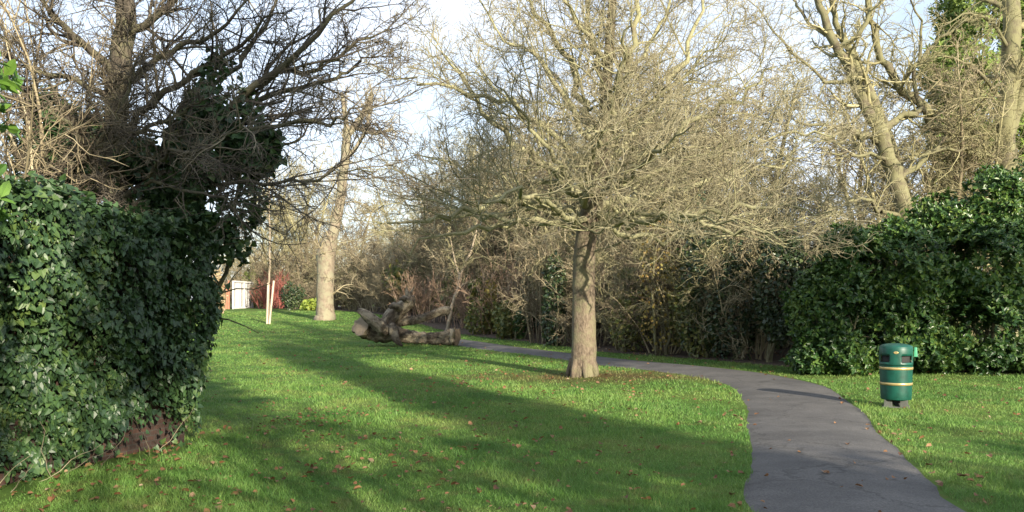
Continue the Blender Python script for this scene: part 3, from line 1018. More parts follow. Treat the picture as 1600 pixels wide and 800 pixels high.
def ivy_bulge(x, z):
    return .10 + .16 * (np.sin(x * 1.3 + .6) * np.sin(z * 1.9 + .4) + 1) / 2 + .16 * smooth(.5, 1.7, z) + .10 * np.sin(x * 4.1 + z * 2.2) * np.sin(z * 4.3 - x) + .05 * np.sin(x * 9 + 2 * z) * np.sin(z * 8 + x)


NI = 44000
xi = rng.uniform(WL - 7.2, WL + .62, NI); zi = rng.uniform(-.02, WH + .22, NI)
# right hand end hangs out beyond the brickwork, low corner stays bare
endx = WL + .06 + .50 * smooth(.55, 1.35, zi) - .22 * smooth(1.75, 2.3, zi) + .06 * np.sin(zi * 9)
low = .12 + .10 * np.sin(xi * 3.1) + .24 * smooth(WL - 1.5, WL - .75, xi) * (1 - .45 * np.sin(xi * 7))
pk = np.clip((zi - low) / .35 + .16, 0.06, 1)
k = (xi < endx) & (rng.random(NI) < pk)
xi, zi = xi[k], zi[k]
lay = rng.random(len(xi)) ** .6
yi = .02 - ivy_bulge(xi, zi) * (.35 + .65 * lay)
over = np.maximum(xi - WL, 0)
yi += over * .35 * rng.random(len(xi)) + over * .25
topz = np.maximum(zi - WH + .05, 0)
yi += topz * 1.2 * rng.random(len(xi))
pos = np.stack([xi, yi, zi], 1)
e = .05
gx_ = (ivy_bulge(xi + e, zi) - ivy_bulge(xi, zi)) / e; gz_ = (ivy_bulge(xi, zi + e) - ivy_bulge(xi, zi)) / e
nor = nrm(np.stack([gx_ * .8 * -1, -np.ones(len(xi)), -gz_ * .8 * -1], 1) * (-1, 1, -1)) + np.stack([over * 2, 0 * over, .35 + topz * 4], 1)
nor = nor + rng.normal(size=nor.shape) * .58
tip = np.stack([rng.normal(size=len(xi)) * .65, -.35 + rng.normal(size=len(xi)) * .3, -1 + rng.normal(size=len(xi)) * .45], 1)
V1, q1 = leaves(pos, tip, nor, .028 + .062 * rng.random(len(xi)) ** 1.2, T_IVY)
# ivy over the top of the wall and its back edge
N2 = 6500
x2 = rng.uniform(WL - 7.2, WL + .35, N2)
y2 = rng.uniform(-.25, .55, N2)
z2 = WH + .05 + .18 * (1 - ((y2 - .15) / .45) ** 2) + .10 * np.sin(x2 * 2.3) + .07 * np.sin(x2 * 7 + y2 * 5) + rng.normal(size=N2) * .05
n2 = np.array([0, -.5, 1.0]) + rng.normal(size=(N2, 3)) * .5
t2 = np.array([0, -.8, -.2]) + rng.normal(size=(N2, 3)) * .7
V2, q2 = leaves(np.stack([x2, y2, z2], 1), t2, n2, .06 + .05 * rng.random(N2), T_IVY)
mesh('ivy', np.concatenate([V1, V2]), np.concatenate([q1, q2 + len(V1)]), M_IVY, wall, False)
# dead stems at its foot
st = []
for k in range(11):
    x0 = WL - .7 - 3.0 * rng.random()
    a = np.array([x0, -.12 - .2 * rng.random(), 0.0])
    d = np.array([rng.normal() * .7, -.35 + rng.normal() * .3, 1.0]); d /= np.linalg.norm(d)
    L = .25 + .5 * rng.random()
    st.append(([a, a + d * L * .5, a + d * L + (rng.normal() * .08, 0, -.04)], [.0045, .004, .002]))
P, R = limbs(st, 6, .02, rng)
V, q, uv = tubes(P, R, 4)
mesh('dead_stems', V, q, M_GTWIG, wall, True)

# ================================================================== trees and shrubs standing behind the wall
rng = np.random.default_rng(43)
TLY = 12.0


def l_(px, py, dy=0.0):
    return at(px, py, TLY + dy)


foot = np.array([at(190, 0, TLY)[0], TLY, 0.0])
tr = [([foot, l_(186, 420), l_(182, 330), l_(178, 220), l_(188, 110), l_(196, 0), l_(204, -120)], [.24, .20, .18, .165, .15, .12, .08])]
TP2, TR2 = limbs(tr, 30, .004, rng)
L2 = [
    ([l_(182, 330), l_(250, 262, -.2), l_(330, 205, -.4), l_(420, 120, -.6), l_(500, 55, -.8), l_(580, -20, -1)], [.11, .09, .075, .06, .04, .02]),
    ([l_(390, 148, -.5), l_(430, 118, -.5), l_(490, 105, -.5), l_(550, 75, -.5), l_(610, 45, -.5)], [.045, .04, .035, .025, .012]),
    ([l_(300, 235, -.3), l_(400, 160, -.1), l_(490, 132, 0), l_(540, 115, 0), l_(585, 82, 0)], [.06, .05, .04, .03, .012]),
    ([l_(240, 280, -.2), l_(400, 198, -.8), l_(470, 196, -1), l_(530, 185, -1.2), l_(575, 165, -1.2)], [.05, .04, .032, .024, .01]),
    ([l_(230, 300), l_(350, 290, -.9), l_(430, 282, -1.1), l_(510, 275, -1.2), l_(575, 262, -1.2)], [.045, .035, .028, .02, .01]),
    ([l_(220, 310, .2), l_(330, 262, .3), l_(420, 240, .5), l_(470, 215, .6), l_(500, 165, .8)], [.05, .04, .03, .02, .01]),
    ([l_(182, 260), l_(150, 252, -.7), l_(138, 240, -1.1), l_(110, 195, -1.4), l_(60, 168, -1.6)], [.075, .06, .055, .035, .012]),
    ([l_(140, 243, -1.1), l_(185, 185, -1.3), l_(205, 130, -1.4), l_(215, 95, -1.5)], [.05, .035, .025, .01]),
    ([l_(142, 236, -1.1), l_(200, 210, -1.3), l_(268, 188, -1.5), l_(320, 150, -1.6)], [.05, .04, .03, .012]),
    ([l_(138, 245, -1.1), l_(95, 260, -1.3), l_(55, 265, -1.6), l_(10, 290, -1.8)], [.04, .03, .02, .01]),
    ([l_(140, 250, -1.1), l_(165, 285, -1.5), l_(205, 340, -1.8)], [.035, .025, .012]),
    ([l_(228, 288, -.9), l_(280, 292, -1.5), l_(350, 308, -2.0), l_(410, 322, -2.2)], [.03, .025, .016, .008]),
    ([l_(225, 280, -.9), l_(270, 240, -1.6), l_(330, 225, -2.2), l_(400, 170, -2.5)], [.035, .028, .018, .008]),
    ([l_(188, 120), l_(130, 70, -.5), l_(80, 20, -.9), l_(40, -40, -1.1)], [.08, .06, .04, .02]),
    ([l_(185, 160), l_(110, 120, -.6), l_(50, 110, -1.0), l_(-20, 70, -1.2)], [.06, .045, .03, .012]),
    ([l_(192, 60), l_(250, 20, -.3), l_(310, -40, -.5)], [.08, .06, .03]),
    ([l_(190, 130), l_(260, 85, -.4), l_(330, 50, -.6), l_(400, -10, -.7)], [.07, .05, .035, .015]),
    ([l_(185, 210), l_(270, 140, -.4), l_(350, 90, -.6), l_(440, 20, -.7)], [.07, .055, .04, .015]),
    ([l_(180, 300), l_(90, 220, -.3), l_(40, 150, -.5), l_(10, 60, -.6)], [.07, .05, .035, .015]),
    ([l_(196, 10), l_(150, -60), l_(120, -130)], [.08, .05, .03]),
    ([l_(200, -40), l_(280, -110), l_(360, -160)], [.07, .05, .03]),
    ([l_(240, 270, -.2), l_(330, 150, .5), l_(400, 60, .8), l_(460, -30, 1.0)], [.06, .05, .035, .015]),
]
P2, R2 = limbs(L2, 14, .012, rng)
R2 = R2 * .78
lv = [
    dict(n=14, t0=.12, ang=42, lf=.45, rf=.5, rmin=.009, K=8, wander=.13, trop=(.02, 0, .03), S=4, max=1.6),
    dict(n=8, t0=.1, ang=40, lf=.55, rf=.55, rmin=.0058, K=6, wander=.16, trop=(0, 0, .02), S=3, max=1.0),
    dict(n=5, t0=.1, ang=44, lf=.55, rf=.6, rmin=.004, K=4, wander=.2, S=3, max=.45),
]
tw = twigs(P2, R2, lv, rng)
tw += twigs(TP2[:, 14:], TR2[:, 14:], [dict(n=110, t0=0, ang=62, len=.9, rf=.1, rmin=.008, K=7, wander=.25, trop=(0, 0, .05), S=4),
                                    dict(n=9, t0=.1, ang=46, lf=.5, rf=.6, rmin=.005, K=4, wander=.22, S=3)], rng)
tree_thing('bare_tree', 'dark bare tree with arching twiggy branches rising behind the ivy wall', 'tree', foot,
           [tubes(TP2, TR2, 14, .08, rng)], [tubes(P, R, S) for P, R, S in tw], M_DARKBARK, M_GTWIG, None, M_DARKBARK, [tubes(P2, R2, 7, .05, rng)])


def lob(px, py, Y, rx, rz, ry=None):
    """ellipsoid seen at a pixel with pixel radii, at distance Y"""
    c = at(px, py, Y)
    k = Y / F
    return (c[0], c[1], c[2], rx * k, (ry if ry else rx * k), rz * k)


def leafy(name, label, cat, foot, lobes, n, size, T, mat, stems=6, smat=None, group=None, rng=RNG, part='foliage', **kw):
    """a shrub of leaves on a few stems"""
    root = thing(name, label, cat, tuple(foot), group)
    f = np.asarray(foot, float)
    V, q = foliage(lobes, n, size, T, rng, **kw)
    mesh(part, V - f, q, mat, root, False)
    ss = []
    L = np.array(lobes)
    for k in range(stems):
        i = k % len(L)
        e_ = L[i, :3] + rng.normal(size=3) * L[i, 3:6] * .35
        b_ = f + (rng.normal() * .12, rng.normal() * .12, -.05)
        mid = (b_ + e_) / 2 + rng.normal(size=3) * .12
        ss.append(([b_, mid, e_], [.05, .035, .012]))
    P, R = limbs(ss, 8, .01, rng)
    tt = twigs(P, R, [dict(n=7, t0=.35, ang=45, lf=.45, rf=.5, rmin=.007, K=5, wander=.15, S=3)], rng)
    V, q, uv = join([tubes(P, R, 6)] + [tubes(*t) for t in tt])
    mesh('stems', V - f, q, smat or M_GREYBARK, root, True, uv)
    return root


# ivy clad trunk right of it, and the darker ivy mass further left
rng = np.random.default_rng(44)
IY = 11.6
fo = np.array([at(268, 0, IY)[0], IY, 0.0])
leafy('ivy_clad_tree', 'broken tree stump completely wrapped in dark ivy at the wall end', 'tree', fo,
      [lob(342, 115, IY, 32, 34), lob(350, 180, IY, 60, 46), lob(385, 235, IY, 52, 42), lob(335, 270, IY, 66, 60), lob(378, 310, IY, 42, 44), lob(290, 230, IY + .3, 30, 50), lob(340, 390, IY, 45, 60), lob(318, 160, IY, 24, 34)],
      9000, .095, T_IVY, M_IVY, 5, None, None, rng, 'ivy', depth=.55, up=0, clump=.45, cs=4.0)
fo = np.array([at(95, 0, 11.9)[0], 11.9, 0.0])
leafy('ivy_clad_tree', 'low dark mass of ivy on a hidden stump behind the sunlit twigs', 'tree', fo,
      [lob(90, 190, 11.9, 45, 45), lob(70, 260, 11.9, 60, 60), lob(130, 270, 11.9, 50, 70), lob(190, 300, 11.9, 50, 60), lob(250, 300, 11.8, 60, 55), lob(65, 160, 11.9, 36, 36), lob(140, 200, 12.0, 48, 48), lob(215, 250, 12.2, 36, 40), lob(285, 270, 12.0, 40, 50)],
      12000, .085, T_IVY, M_IVY, 5, None, None, rng, 'ivy', depth=.55, up=0, clump=.6, cs=4.0)

# sunlit tangle of bare twigs at the far left
rng = np.random.default_rng(45)


def multistem(n, height, spread, r, levels, rng, lean=(0, 0), K=10, base=.25, wander=.07, trop=(0, 0, .04), top=None):
    a = rng.random(n) * 2 * PI
    b_ = np.stack([np.cos(a) * base * rng.random(n), np.sin(a) * base * rng.random(n), np.full(n, -.05)], 1)
    sp = spread * (.25 + .9 * rng.random(n))
    d = np.stack([np.cos(a) * sp + lean[0], np.sin(a) * sp + lean[1], np.ones(n)], 1)
    P, R = grow(b_, d, height * (.65 + .45 * rng.random(n)), r * (.6 + .7 * rng.random(n)), np.full(n, r * .18), K, wander, trop, rng)
    if top:                                              # leave out stems that flop over
        k = (P[:, -1, 2] > top) & (P[:, -1, 0] < 1.0)
        P, R = P[k], R[k]
    return [(P, R, 6)] + twigs(P, R, levels, rng)


LVS = [dict(n=9, t0=.2, ang=40, lf=.36, rf=.5, rmin=.009, K=6, wander=.14, trop=(0, 0, .03), S=4),
       dict(n=6, t0=.12, ang=42, lf=.5, rf=.55, rmin=.006, K=5, wander=.2, S=3),
       dict(n=3, t0=.1, ang=44, lf=.6, rf=.6, rmin=.0045, K=3, wander=.2, S=3)]


def shrub(name, label, cat, foot, parts, mat, group=None, part_names=('stems', 'crown')):
    root = thing(name, label, cat, tuple(foot), group)
    V, q, uv = tubes(*parts[0], .05)
    mesh(part_names[0], V, q, mat, root, True, uv)
    V, q, uv = join([tubes(*p) for p in parts[1:]])
    mesh(part_names[1], V, q, mat, root, True)
    return root


ft = np.array([at(45, 0, 10.9)[0], 10.9, 0])
shrub('bare_shrub', 'sunlit tangle of bare pale twigs above the ivy at the left edge', 'shrub', ft, multistem(34, 6.2, .45, .030, [dict(l, zmin=2.3) for l in LVS], rng, (.05, .0), wander=.15, trop=(0, 0, .02), top=3.6), M_BTWIG)
ft = np.array([at(135, 0, 10.7)[0], 10.7, 0])
shrub('bare_shrub', 'thin sunlit bare shrub in front of the dark twiggy tree behind the ivy wall', 'shrub', ft, multistem(22, 5.2, .45, .026, [dict(l, zmin=2.5) for l in LVS], rng, (.0, .0), wander=.15, trop=(0, 0, .02), top=3.4), M_BTWIG)

# glossy laurel close to the viewer at the left edge
rng = np.random.default_rng(46)
fo = np.array([-4.0, 5.2, 0])
leafy('laurel_bush', 'bright glossy laurel leaves poking in at the left edge', 'bush', fo,
      [(-3.74, 5.2, 2.98, .74, .7, .45), (-3.80, 5.2, 2.35, .70, .7, .42), (-4.05, 5.2, 1.6, .75, .7, .6), (-4.1, 5.2, .8, .7, .7, .6)],
      1200, .105, T_OVAL, M_LAURELN, 6, None, None, rng, whorl=6, depth=.3)

# ================================================================== right hand evergreens
rng = np.random.default_rng(51)


def laurel(label, px, Y, lobes, n, size=.112, mat=M_LAUREL, **kw):
    fo = at(px, 0, Y); fo[2] = float(gz(fo[0], Y))
    kw.setdefault('whorl', 6); kw.setdefault('clump', .5); kw.setdefault('cs', 3.0); kw.setdefault('depth', .55)
    return leafy('laurel_bush', label, 'bush', fo, lobes, n, size, T_OVAL, mat, 7, None, 'evergreen bushes right of the path', rng, **kw)


laurel('rounded laurel bush nearest the path bend with sunlit left edge', 1305, 20.6,
       [lob(1300, 480, 20.6, 65, 75), lob(1330, 405, 20.6, 58, 55), lob(1265, 500, 20.4, 35, 50), lob(1320, 545, 20.5, 70, 45), lob(1275, 560, 20.5, 45, 28)], 4200)
laurel('tall laurel bush directly behind the green litter bin', 1420, 21.2,
       [lob(1398, 388, 21.2, 50, 46), lob(1420, 430, 21.0, 85, 80), lob(1390, 510, 20.8, 75, 75), lob(1450, 530, 20.8, 75, 60), lob(1458, 338, 21.4, 48, 44)], 6000)
laurel('tallest glossy laurel bush with sunlit crown at the right edge', 1540, 21.0,
       [lob(1500, 352, 21.0, 48, 50), lob(1556, 322, 20.8, 50, 62), lob(1606, 310, 20.9, 48, 66), lob(1540, 420, 20.6, 90, 85), lob(1600, 400, 20.6, 70, 110), lob(1530, 520, 20.4, 90, 70), lob(1610, 530, 20.4, 70, 65)], 7400)

# forked leaning tree behind the bushes
rng = np.random.default_rng(52)
RY = 24.5


def r_(px, py, dy=0.0):
    return at(px, py, RY + dy)


foot = np.array([at(1418, 0, RY)[0], RY, float(gz(11, RY))])
tr = [([foot, r_(1420, 420), r_(1412, 330), r_(1400, 280), r_(1385, 240), r_(1372, 196)], [.33, .27, .235, .225, .21, .19]),
      ([r_(1376, 205), r_(1352, 165), r_(1330, 112), r_(1305, 70), r_(1285, 20), r_(1262, -50)], [.17, .155, .135, .12, .10, .07]),
      ([r_(1374, 200), r_(1362, 150, .3), r_(1335, 95, .5), r_(1312, 50, .6), r_(1298, 0, .7), r_(1290, -60, .8)], [.14, .12, .11, .09, .075, .05])]
TP3, TR3 = limbs(tr, 24, .004, rng)
L3 = [
    ([r_(1380, 220), r_(1352, 212, -.2), r_(1322, 200, -.4), r_(1290, 198, -.6), r_(1240, 190, -.8)], [.12, .10, .08, .05, .02]),
    ([r_(1400, 285), r_(1440, 250, .3), r_(1480, 215, .4), r_(1520, 190, .4)], [.10, .08, .05, .02]),
    ([r_(1375, 205, .2), r_(1410, 180, .4), r_(1450, 178, .6), r_(1500, 200, .8), r_(1580, 210, 1)], [.11, .09, .07, .05, .02]),
    ([r_(1500, 225, 1.5), r_(1450, 175, 1.4), r_(1405, 135, 1.2), r_(1370, 80, 1), r_(1355, 20, .9), r_(1345, -50, .8)], [.15, .14, .13, .10, .08, .05]),
    ([r_(1310, 75), r_(1340, 55, -.2), r_(1362, 15, -.3), r_(1390, -5, -.3)], [.08, .07, .05, .02]),
    ([r_(1340, 120), r_(1310, 130, -.4), r_(1270, 110, -.8), r_(1215, 60, -1.1), r_(1170, 0, -1.3)], [.06, .05, .04, .03, .012]),
    ([r_(1405, 135, 1.2), r_(1450, 80, 1.4), r_(1500, 40, 1.5), r_(1560, 10, 1.6)], [.07, .055, .04, .015]),
    ([r_(1300, 60), r_(1260, 30, .4), r_(1230, -20, .6)], [.06, .045, .02]),
    ([r_(1412, 340), r_(1380, 330, -.6), r_(1340, 310, -1.2), r_(1290, 330, -1.8)], [.07, .055, .04, .015]),
    ([r_(1395, 250, -.1), r_(1372, 245, -.5), r_(1330, 243, -.9), r_(1280, 230, -1.2)], [.06, .05, .035, .012]),
    ([r_(1440, 175, .6), r_(1425, 120, .5), r_(1440, 60, .5), r_(1420, -20, .4)], [.07, .06, .04, .02]),
]
P3, R3 = limbs(L3, 14, .014, rng)
TL = [dict(n=9, t0=.12, ang=48, lf=.40, rf=.45, rmin=.012, K=7, wander=.2, trop=(0, 0, .03), S=4, max=1.8),
      dict(n=7, t0=.1, ang=46, lf=.5, rf=.55, rmin=.008, K=5, wander=.22, S=3, max=1.0),
      dict(n=4, t0=.1, ang=46, lf=.6, rf=.6, rmin=.006, K=4, wander=.24, S=3, max=.6)]
tw = twigs(P3, R3, TL, rng) + twigs(TP3[1:], TR3[1:], [dict(TL[0], n=12, len=1.3)] + TL[1:], rng)
tree_thing('bare_tree', 'leaning bare tree with forked pale limbs rising behind the evergreen bushes', 'tree', foot,
           [tubes(TP3, TR3, 14, .06, rng)], [tubes(P, R, S) for P, R, S in tw], M_GREYBARK, M_OTWIG, None, M_GREYBARK, [tubes(P3, R3, 8, .06, rng)])

rng = np.random.default_rng(53)
RY = 25.5
foot = np.array([at(1572, 0, RY)[0], RY, float(gz(14, RY))])
tr = [([foot, r_(1573, 380), r_(1573, 250), r_(1577, 150), r_(1580, 60), r_(1578, -40), r_(1582, -180)], [.33, .29, .265, .25, .235, .22, .14]),
      ([r_(1577, 210), r_(1592, 165), r_(1605, 110), r_(1625, 20)], [.16, .14, .12, .09])]
TP4, TR4 = limbs(tr, 24, .002, rng)
L4 = [([r_(1578, 170), r_(1540, 120, -.3), r_(1490, 90, -.6), r_(1440, 90, -.8)], [.07, .05, .035, .012]),
      ([r_(1574, 260), r_(1530, 240, -.5), r_(1480, 235, -1.0), r_(1400, 255, -1.3)], [.07, .055, .035, .012]),
      ([r_(1579, 20), r_(1530, -10, .2), r_(1480, -60, .3)], [.09, .06, .03]),
      ([r_(1580, 90), r_(1555, 40, -.4), r_(1515, 20, -.9), r_(1470, 40, -1.2)], [.06, .05, .03, .012]),
      ([r_(1576, 140), r_(1600, 110, -.4), r_(1640, 60, -.8)], [.06, .05, .02])]
P4, R4 = limbs(L4, 12, .014, rng)
tw = twigs(P4, R4, TL, rng) + twigs(TP4, TR4, [dict(TL[0], n=12, t0=.4, len=1.2)] + TL[1:], rng)
tree_thing('bare_tree', 'straight grey trunked bare tree at the right edge behind the laurel', 'tree', foot,
           [tubes(TP4, TR4, 14, .05, rng)], [tubes(P, R, S) for P, R, S in tw], M_GREYBARK, M_OTWIG, None, M_GREYBARK, [tubes(P4, R4, 8, .06, rng)])

# conifer far right
rng = np.random.default_rng(54)
for label, px, Y, lobes in (
    ('tall feathery yellow green conifer behind the right hand trees', 1535, 33.0,
     [lob(1540, 20, 33, 70, 90), lob(1510, 110, 33, 70, 70), lob(1580, 110, 33, 70, 80), lob(1530, 200, 33, 80, 70), lob(1600, 220, 33, 80, 90), lob(1540, 320, 33, 90, 90), lob(1550, -80, 33, 45, 80)]),):
    fo = at(px, 0, Y); fo[2] = float(gz(fo[0], Y))
    leafy('conifer', label, 'tree', fo, lobes, 11000, .26, T_NEEDLE * (1.3, 1, 1), M_CONIF, 5, None, None, rng, whorl=4, clump=.4, cs=2.0, depth=.5, up=.1)

# ================================================================== far lawn: pollard, sapling, stakes, fence
rng = np.random.default_rng(61)
PO = hit(508, 500)
PY = PO[1]


def p_(px, py, dy=0.0):
    return at(px, py, PY + dy)


tr = [([p_(508, 502), p_(508, 494), p_(508, 470), p_(509, 430), p_(510, 395), p_(516, 375)], [.64, .54, .47, .47, .50, .42]),
      ([p_(514, 385), p_(524, 350), p_(534, 300), p_(540, 240), p_(543, 200)], [.36, .30, .26, .24, .22]),
      ([p_(541, 215), p_(555, 195), p_(570, 175), p_(578, 155), p_(582, 146)], [.20, .18, .17, .15, .13]),
      ([p_(542, 205), p_(538, 170), p_(534, 145)], [.16, .13, .09]),
      ([p_(556, 200), p_(585, 208), p_(615, 202)], [.13, .11, .07]),
      ([p_(540, 250), p_(560, 225), p_(575, 190), p_(578, 160)], [.12, .11, .09, .08])]
TP5, TR5 = limbs(tr, 20, .003, rng)
lvp = [dict(n=9, t0=.35, ang=48, len=1.7, rf=.16, rmin=.024, K=7, wander=.2, trop=(0, 0, .04), S=4),
       dict(n=7, t0=.1, ang=44, lf=.5, rf=.55, rmin=.015, K=5, wander=.2, S=3),
       dict(n=4, t0=.1, ang=44, lf=.6, rf=.6, rmin=.011, K=3, wander=.2, S=3)]
tw = twigs(TP5, TR5, lvp, rng)
tree_thing('pollarded_tree', 'thick pale trunked pollarded tree with stubby forked top on the far lawn', 'tree', PO,
           [tubes(TP5, TR5, 16, .06, rng)], [tubes(P, R, S) for P, R, S in tw], M_POLLARD, M_BTWIG)

SA = hit(420, 506)
SY = SA[1]
M_STAKE = plain('pale_timber_stake', (0.496, 0.416, 0.320), .8, 0, .15, 5)
sp = [at(419.5, 506, SY), at(421, 440, SY), at(422, 380, SY), at(421, 300, SY), at(423, 220, SY), at(422, 150, SY)]
P, R = limbs([(sp, [.055, .05, .04, .035, .02, .008])], 20, .002, rng)
tw = twigs(P, R, [dict(n=16, t0=.4, ang=38, len=1.1, rf=.5, rmin=.014, K=6, wander=.1, trop=(0, 0, .05), S=4),
                  dict(n=5, t0=.2, ang=40, lf=.5, rf=.6, rmin=.010, K=4, wander=.15, S=3)], rng)
tree_thing('young_tree', 'slim young tree tied between two pale stakes on the far lawn', 'tree', SA,
           [tubes(P, R, 8)], [tubes(*t) for t in tw], M_PALEBARK, M_BTWIG)
for label, a_, b_ in (('upright pale timber stake against the young tree', (417.2, 506.5), (419.0, 442)), ('leaning pale timber stake right of the young tree', (420.8, 506.5), (427.8, 438.5))):
    A_, B_ = at(*a_, SY - .12), at(*b_, SY - .12)
    P, R = limbs([([A_ - (0, 0, .05), B_], [.055, .05])], 4)
    V, q, uv = tubes(P, R, 8)
    V2, q2 = cap_of(V, 8)
    o = mesh('tree_stake', np.concatenate([V, V2]) - A_, [q] + [k + len(V) for k in q2], M_STAKE, None, False, None, A_)
    tag(o, label, 'stake', 'stakes of the young tree')

# white slatted gate panel with timber fence pieces
FE = hit(364, 483); FEY = FE[1]
M_WHITE = plain('white_paint', (.74, .72, .68), .6, 0, .10, 3)
M_RED = plain('red_brown_timber', (.34, .15, .09), .8, 0, .2, 4)
M_PALETIM = plain('weathered_fence_timber', (.48, .38, .28), .85, 0, .2, 4)
M_GLASS = plain('grey_backing', (.06, .058, .055), .6, 0, .3, 1.5)
GA = at(364, 482.5, FEY); GB = at(395, 482.5, FEY + 5.0)
GA[2] = gz(GA[0], GA[1]); GB[2] = gz(GB[0], GB[1])
gd = GB - GA; GL = float(np.hypot(gd[0], gd[1])); grz = math.atan2(gd[1], gd[0])
gate = thing('slatted_gate', 'white painted slatted gate panel beyond the far lawn', 'gate', GA, None, grz)
Hh = 2.15
fr = [(GL / 2, 0, Hh - .06, GL, .10, .12), (GL / 2, 0, .08, GL, .10, .12), (.06, 0, Hh / 2, .12, .103, Hh), (GL - .06, 0, Hh / 2, .12, .103, Hh), (GL * .55, 0, Hh / 2, .10, .103, Hh - .2)]
V, q = boxes(fr); o = mesh('frame', V, q, M_WHITE, gate, False)
V, q = box(GL / 2, .09, Hh / 2, GL - .1, .03, Hh - .1); mesh('backing', V, q, M_GLASS, gate, False)
for k in range(12):
    x = .35 + (GL - .7) * k / 11
    V, q = box(x, .02, Hh / 2, .13 if k not in (2, 3) else .36, .03, Hh - .26); mesh('slat', V, q, M_WHITE, gate, False)
fp = thing('fence_panel', 'reddish brown timber fence panel left of the white gate', 'fence', GA + (-.62, .3, 0))
V, q = boxes([(-.2, 0, .95, .9, .04, 1.9), (-.62, -.06, 1.0, .12, .12, 2.1), (.24, -.06, 1.05, .12, .12, 2.2)])
mesh('boards', V, q, M_RED, fp, False)
fp = thing('fence_panel', 'pale weathered timber fence panel right of the white gate', 'fence', GB + (.3, .2, 0), None, grz)
V, q = boxes([(.1 + .18 * k, 0, .9 + .03 * (k % 2), .16, .03, 1.8) for k in range(6)])
mesh('boards', V, q, M_PALETIM, fp, False)
for z_ in (.5, 1.4):
    V, q = box(.55, .05, z_, 1.2, .05, .09); mesh('rail', V, q, M_PALETIM, fp, False)


def small_bush(name, label, px, py, rx, rz, n, size, T, mat, rng, group=None, dY=0, cat='bush', **kw):
    fo = hit(px, py); fo[1] += dY; fo[0] = at(px, 0, fo[1])[0]; fo[2] = float(gz(fo[0], fo[1]))
    Y_ = fo[1]; k = Y_ / F
    L_ = []
    for j in range(4):
        L_.append((fo[0] + rng.normal() * rx * k * .35, Y_ + rng.normal() * rx * k * .3, fo[2] + rz * k * (.45 + .35 * rng.random() + .4 * (j == 0)), rx * k * .7, rx * k * .7, rz * k * .55))
    kw.setdefault('depth', .6)
    return leafy(name, label, cat, fo, L_, n, size, T, mat, 5, None, group, rng, **kw)


rng = np.random.default_rng(62)
small_bush('garden_bush', 'yellow green bush rising over the right end of the white gate', 405, 482, 22, 34, 1500, .22, T_ROUND, M_LIME, rng, dY=5)
shr = shrub('red_stemmed_shrub', 'coral red stemmed shrub between the white gate and the pollard', 'shrub', hit(422, 483) + (0, 2.0, 0), multistem(38, 2.7, .33, .03, [dict(n=10, t0=.2, ang=28, lf=.35, rf=.6, rmin=.018, K=4, wander=.1, S=3)], rng, base=.5), M_CTWIG)
shr = shrub('red_stemmed_shrub', 'smaller coral red shrub hard against the pale fence panel', 'shrub', hit(408, 483) + (0, 1.5, 0), multistem(26, 2.0, .33, .03, [dict(n=10, t0=.2, ang=28, lf=.35, rf=.6, rmin=.018, K=4, wander=.1, S=3)], rng, base=.7), M_CTWIG)
small_bush('garden_bush', 'dark green bush between the red shrub and the pollard trunk', 458, 484, 18, 30, 1300, .16, T_OVAL, M_HOLLY, rng)
small_bush('garden_bush', 'low bright yellow green bush at the pollard trunk foot', 482, 485, 16, 12, 700, .16, T_ROUND, M_LIME, rng)
small_bush('garden_bush', 'pale leaved bush at the left end of the far fence', 341, 490, 10, 44, 900, .16, T_ROUND, M_PALELEAF, rng)

# ================================================================== thicket behind the path
rng = np.random.default_rng(71)


def along(u, dn):
    """a place on the thicket's front line (u 0 right .. 1 left), dn metres behind it"""
    i = u * (len(hedge) - 1); k = min(int(i), len(hedge) - 2)
    p = hedge[k] * (1 - (i - k)) + hedge[k + 1] * (i - k)
    p = p + np.array([.25, 1, 0]) / 1.03 * dn
    return np.array([p[0], p[1], float(gz(p[0], p[1])) ])


BL = [dict(n=9, t0=.15, ang=42, lf=.38, rf=.5, rmin=.014, K=6, wander=.17, trop=(0, 0, .02), S=4),
      dict(n=7, t0=.1, ang=44, lf=.5, rf=.55, rmin=.010, K=5, wander=.22, S=3),
      dict(n=4, t0=.1, ang=46, lf=.6, rf=.65, rmin=.008, K=3, wander=.22, S=3)]
G = 'bare shrubs massed behind the path'
LB = 'bare brown twiggy shrub massed in the thicket behind the path'
proto = []
for k in range(3):
    proto.append(shrub('bare_shrub', LB, 'shrub', (0, 0, 0), multistem(11, 4.2, .42, .035, BL, rng, base=.6, wander=.1), [M_BTWIG, M_OTWIG, M_BTWIG][k], G))
LT = 'slender bare tree crowded in the wood behind the path'
GT = 'bare trees of the wood behind the path'
TBL = [dict(n=20, t0=.18, ang=50, lf=.36, rf=.4, rmin=.020, K=7, wander=.15, trop=(0, 0, .05), S=4),
       dict(n=9, t0=.12, ang=44, lf=.46, rf=.5, rmin=.014, K=5, wander=.2, S=3),
       dict(n=6, t0=.1, ang=44, lf=.55, rf=.6, rmin=.011, K=4, wander=.2, S=3),
       dict(n=2, t0=.1, ang=44, lf=.6, rf=.65, rmin=.009, K=3, wander=.2, S=3)]
tproto = []
for k in range(3):
    parts = multistem([1, 2, 3][k], 10.0, .12 + .08 * k, .17, TBL, rng, base=.25, wander=.045)
    tproto.append(shrub('bare_tree', LT, 'tree', (0, 0, 0), parts, [M_BTWIG, M_OTWIG, M_BTWIG][k], GT, ('trunk', 'crown')))


def plant(protos, used, loc, sc, i):
    o = protos[i]
    rz = rng.random() * 6.28
    if i not in used:
        used.add(i); o.location = loc; o.rotation_euler = (0, 0, rz); o.scale = sc
        return o
    return dup(o, loc, rz, sc)


used, usedt = set(), set()
def px_of(p):
    return 800 + p[0] / p[1] * F


